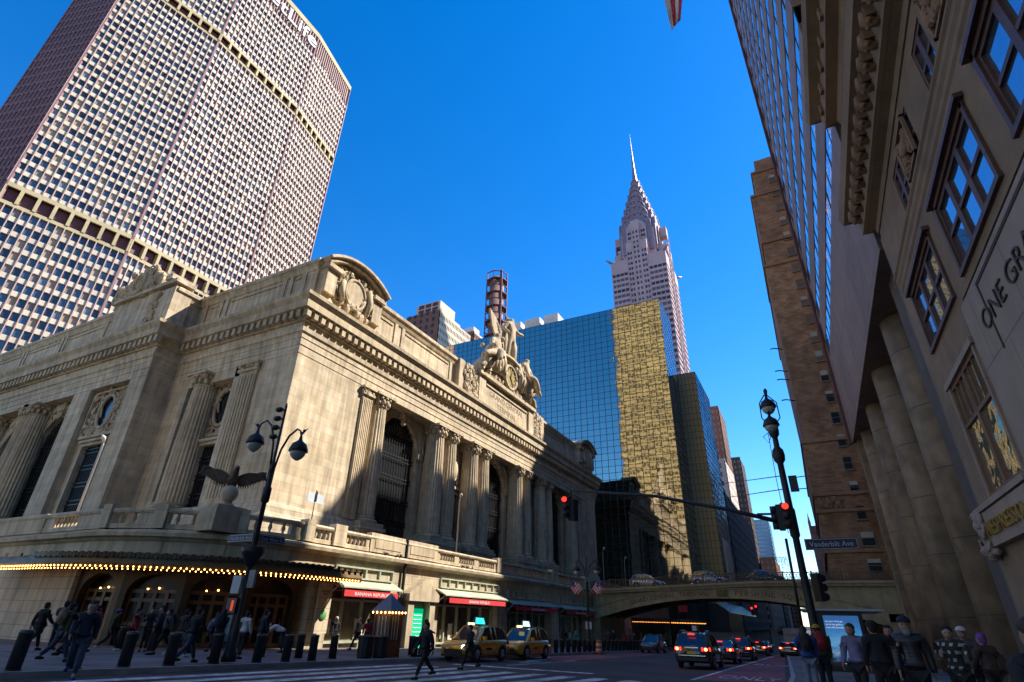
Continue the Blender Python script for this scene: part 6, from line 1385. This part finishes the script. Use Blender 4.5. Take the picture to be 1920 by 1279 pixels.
    a=MB(); a.ball(F(hd+fx*.113+Vector((0,0,-.065))),.02*S,8,5,0,(.5,1.5,.45)); a.make('mouth',mat('lips',(.26,.09,.075),.5,obj=True),t,False)
    if beard: a=MB(); a.ball(F(hd+fx*.075+Vector((0,0,-.10))),.068*S,12,8,0,(.8,1,1.05)); a.make('beard',beard,t,False)
    if hat:
        a=MB(); c=hd-fx*.01+Vector((0,0,.075)); a.ball(F(c),.111*S,14,9,0,(1.06,.98,.75)); a.obox(F(hd+fx*.14+Vector((0,0,.07))),.13*S,.17*S,.018*S,R(head_turn)); a.make('cap',hat,t,False)
    if pack:
        a=MB(); c=ch-L.cross(Vector((0,1,0)))*0+Vector((-.22,0,.02)); a.ball(F(c),.2*S,12,8,0,(.6,.85,1.25)); a.ball(F(c+Vector((-.09,0,-.06))),.12*S,10,7,0,(.6,.9,.9)); a.make('backpack',pack,t,False)
        a=MB()
        for s in (-1,1): a.tube([F(up+Vector((-.15,s*.12,.02))),F(up+Vector((.0,s*.12,.11))),F(ch+Vector((.17,s*.13,.03))),F(wa+Vector((-.1,s*.17,0)))],.022*S,5)
        a.make('straps',pack,t,False)
    t.location=(x,y,G(x)+zoff); t.rotation_euler=(0,0,yaw); return t
W1=dict(legs=(26,-22),knees=(8,30),arms=((-22,18),(24,22))); W2=dict(legs=(-20,24),knees=(28,6),arms=((22,20),(-20,18))); ST=dict(legs=(2,-2))
PH=dict(legs=(2,-3),arms=((40,95),(38,95)))           # holding a phone up
E0,N0,W0,S0=0,PI/2,PI,-PI/2; TOC=lambda x,y:math.atan2(-y,-x)
person('person in long black coat walking behind the first bollard',13.2,28.6,.3,1.8,BLKC,BLKC,long=.9,**W1)
person('person in blue grey jacket photographing the terminal at the left',14.2,29.2,.9,1.84,BLUEG,NAVY,**PH)
person('person in dark hooded coat bent forward beside the first bollard',11.9,23.2,.2,1.72,BLKC,NAVY,lean=14,long=.4,**W2)
person('person in brown coat striding behind the man in dark jacket',12.4,24.0,.1,1.74,BRWN,BLKC,lean=8,**W1)
person('person with red scarf standing behind the man in dark jacket',14.6,27.4,.5,1.7,REDC,BLKC,**ST)
person('tall person in dark jacket and jeans stepping off the kerb at left',9.25,17.7,TOC(9,17),1.86,NAVY,JEAN,shoe=cl('blue_shoe',(.02,.04,.2)),beard=SKIN,zoff=.0,face=True,**W1)
person('person in purple knit cap walking past the entrance',15.8,28.0,-.4,1.66,OLIV,BLKC,hat=PUR,shoe=WHC_,long=.5,**W2)
person('person looking down at a phone behind the third bollard',16.6,26.8,TOC(16,26),1.72,BLKC,BLKC,arms=((35,75),(35,75)),legs=(2,-2))
person('person in black coat walking with one leg stretched behind',13.75,19.6,.05,1.76,BLKC,JEAN,lean=6,legs=(30,-26),knees=(10,20),arms=((-20,20),(25,20)))
person('person in tan trousers with a navy backpack crossing at left',14.6,19.3,.4,1.74,BLKC,TANC,pack=NAVY,**W1)
person('person in white jacket raising an arm behind the lamp post',16.9,20.9,.3,1.68,WHC_,BLKC,arms=((95,15),(5,15)),out=(20,8),legs=(8,-8))
person('person in navy jacket standing sideways between two kerb bollards',18.4,21.6,-.2,1.78,NAVY,BLKC,**ST)
person('person in white shirt bending over near the wall pier',22.2,24.6,2.2,1.7,WHC_,NAVY,lean=62,legs=(-12,4),knees=(26,20),arms=((60,20),(50,20)))
person('person in pale grey coat and white hair before the stone pier',28.0,26.6,-1.8,1.76,BLKC,BLKC,hair=WHC_,long=.8,**ST)
person('tall person in black coat in front of the first shop window',29.6,26.2,2.6,1.82,BLKC,BLKC,long=.7,**W2)
person('person in dark red jacket beside the kiosk bins',28.6,24.6,1.0,1.7,REDC,JEAN,**ST)
person('person in white blouse with dark hair near the first shop window',29.9,25.4,.2,1.64,GREY,BLKC,**W1)
person('attendant in bright green vest beside the kiosk',27.5,21.9,-2.0,1.76,GRNV,BLKC,**ST)
person('person in dark clothes leaning on the first taxi bonnet side',26.6,19.1,-.8,1.74,BLKC,BLKC,lean=14,arms=((45,30),(40,30)),legs=(4,-6))
person('person in dark clothes crossing the street in front of the first taxi',16.95,12.0,2.9,1.72,BLKC,BLKC,zoff=0,legs=(30,-28),knees=(6,22),arms=((-20,15),(20,15)))
person('person in dark hoodie standing beside the first taxi door',22.6,13.7,2.7,1.7,BLKC,BLKC,zoff=0,**W2)
person('seated looking person in teal top outside the far shop',50.4,19.7,-2.5,1.6,cl('teal',(.05,.2,.2)),BLKC,**ST)
ck_=[('person in black coat waiting under the viaduct, nearest the barrel',BLKC),('person in brown coat in the crowd under the viaduct',BRWN),('person in grey coat in the crowd under the viaduct',GREY),('person in navy coat in the crowd under the viaduct',NAVY),('person in olive coat in the crowd under the viaduct',OLIV),('person in dark red coat in the crowd under the viaduct',REDC),('person in white top in the crowd under the viaduct',WHC_),('person in denim jacket in the crowd under the viaduct',JEAN),('person in tan coat in the crowd under the viaduct',TANC),('person in blue grey coat in the crowd under the viaduct',BLUEG)]
for i,(l,c) in enumerate(ck_): person(l,60.5+2.5*i,19.6+1.3*(i%3),U(0,6),U(1.65,1.85),c,BLKC,group='crowd under the viaduct',**(W1 if i%2 else ST))
# more walkers
person('person in grey hooded jacket walking west past the entrance doors',16.4,25.2,2.9,1.73,GREY,BLKC,pack=BLKC,**W1)
person('person in olive parka with a tan bag beside the second bollard',10.6,21.4,.2,1.7,OLIV,JEAN,pack=TANC,**W2)
person('person in maroon coat talking near the leftmost doors',14.9,25.0,-.6,1.65,REDC,BLKC,long=.8,**ST)
person('person in dark blue parka facing the person in maroon coat',15.6,24.5,2.5,1.77,NAVY,BLKC,long=.4,**ST)
person('person in black jacket and white shoes behind the walking pair',15.4,22.6,.1,1.72,BLKC,GREY,shoe=WHC_,**W2)
person('person in pale denim jacket walking behind the lamp post',18.0,24.2,.4,1.69,LJEAN,BLKC,hair=BRWN,**W1)
person('person in brown jacket looking into the first shop window',31.6,26.6,1.4,1.74,BRWN,JEAN,**ST)
person('person in grey coat walking past the second shop window',42.0,24.8,.1,1.76,GREY,BLKC,long=.7,**W1)
person('person in red jacket walking between the second and third shops',51.5,24.4,3.0,1.70,REDC,JEAN,**W2)
person('person in black coat passing the third shop window',57.0,23.6,.2,1.75,BLKC,BLKC,long=.6,**W1)
# right pavement
person('person in bright blue jacket with a black backpack at the south kerb',19.10,0.62,.1,1.70,BLU,LJEAN,hair=BRWN,pack=BLKC,legs=(4,-5),arms=((30,70),(10,20)))
person('person with red backpack and yellow knit hat beside the signal post',19.89,0.28,.2,1.76,OLIV,BLKC,hat=YELC,pack=REDC,**ST)
person('person in lavender shirt walking past the backlit advert',16.16,-0.47,2.75,1.73,LAV,BLKC,hair=BRWN,legs=(14,-14),knees=(4,14),arms=((-8,12),(12,15)))
person('person in black coat with a dark cap facing away beside the flower holder',14.92,-0.85,.2,1.74,BLKC,BLKC,hat=BLKC,long=.6,**ST)
person('person holding yellow flowers behind the hooded figure',16.50,-1.24,2.9,1.7,BLKC,BLKC,arms=((30,90),(30,90)),legs=(2,-2))
person('bearded person in black quilted jacket and dark cap walking on the south pavement',12.88,-1.24,TOC(12.9,-1.24),1.77,QUILT,BLKC,hair=BLKC,hat=NAVY,beard=cl('grey_beard',(.28,.26,.25)),face=True,legs=(12,-10),knees=(4,12),arms=((-6,12),(8,12)))
person('person in black and white plaid jacket on the south pavement',14.69,-2.09,TOC(14.7,-2.1),1.68,PLAID,BLKC,hair=BLKC,face=True,arms=((25,70),(20,80)),long=.3,legs=(10,-8),knees=(4,8))
person('person in white cap behind the plaid jacket',17.85,-2.82,3.0,1.74,GREY,BLKC,hat=WHC_,**ST)
person('person with purple hair walking by the columns',17.51,-3.11,.4,1.66,BRWN,BLKC,hair=PUR,long=.2,**W2)
person('person in dark suit jacket seen from behind close to the stone building',5.75,-1.36,.25,1.66,BLKC,BLKC,hair=BRWN,zoff=.06,**W1)
fl=MB()
for k in range(16): fl.ball((16.15+U(-.12,.12),-1.2+U(-.14,.14),G(16)+.15+1.28+U(-.1,.16)),U(.03,.055),6,5)
tag(fl.make('flower_bunch',YELC),'bunch of yellow flowers held by a person on the south pavement','flowers')
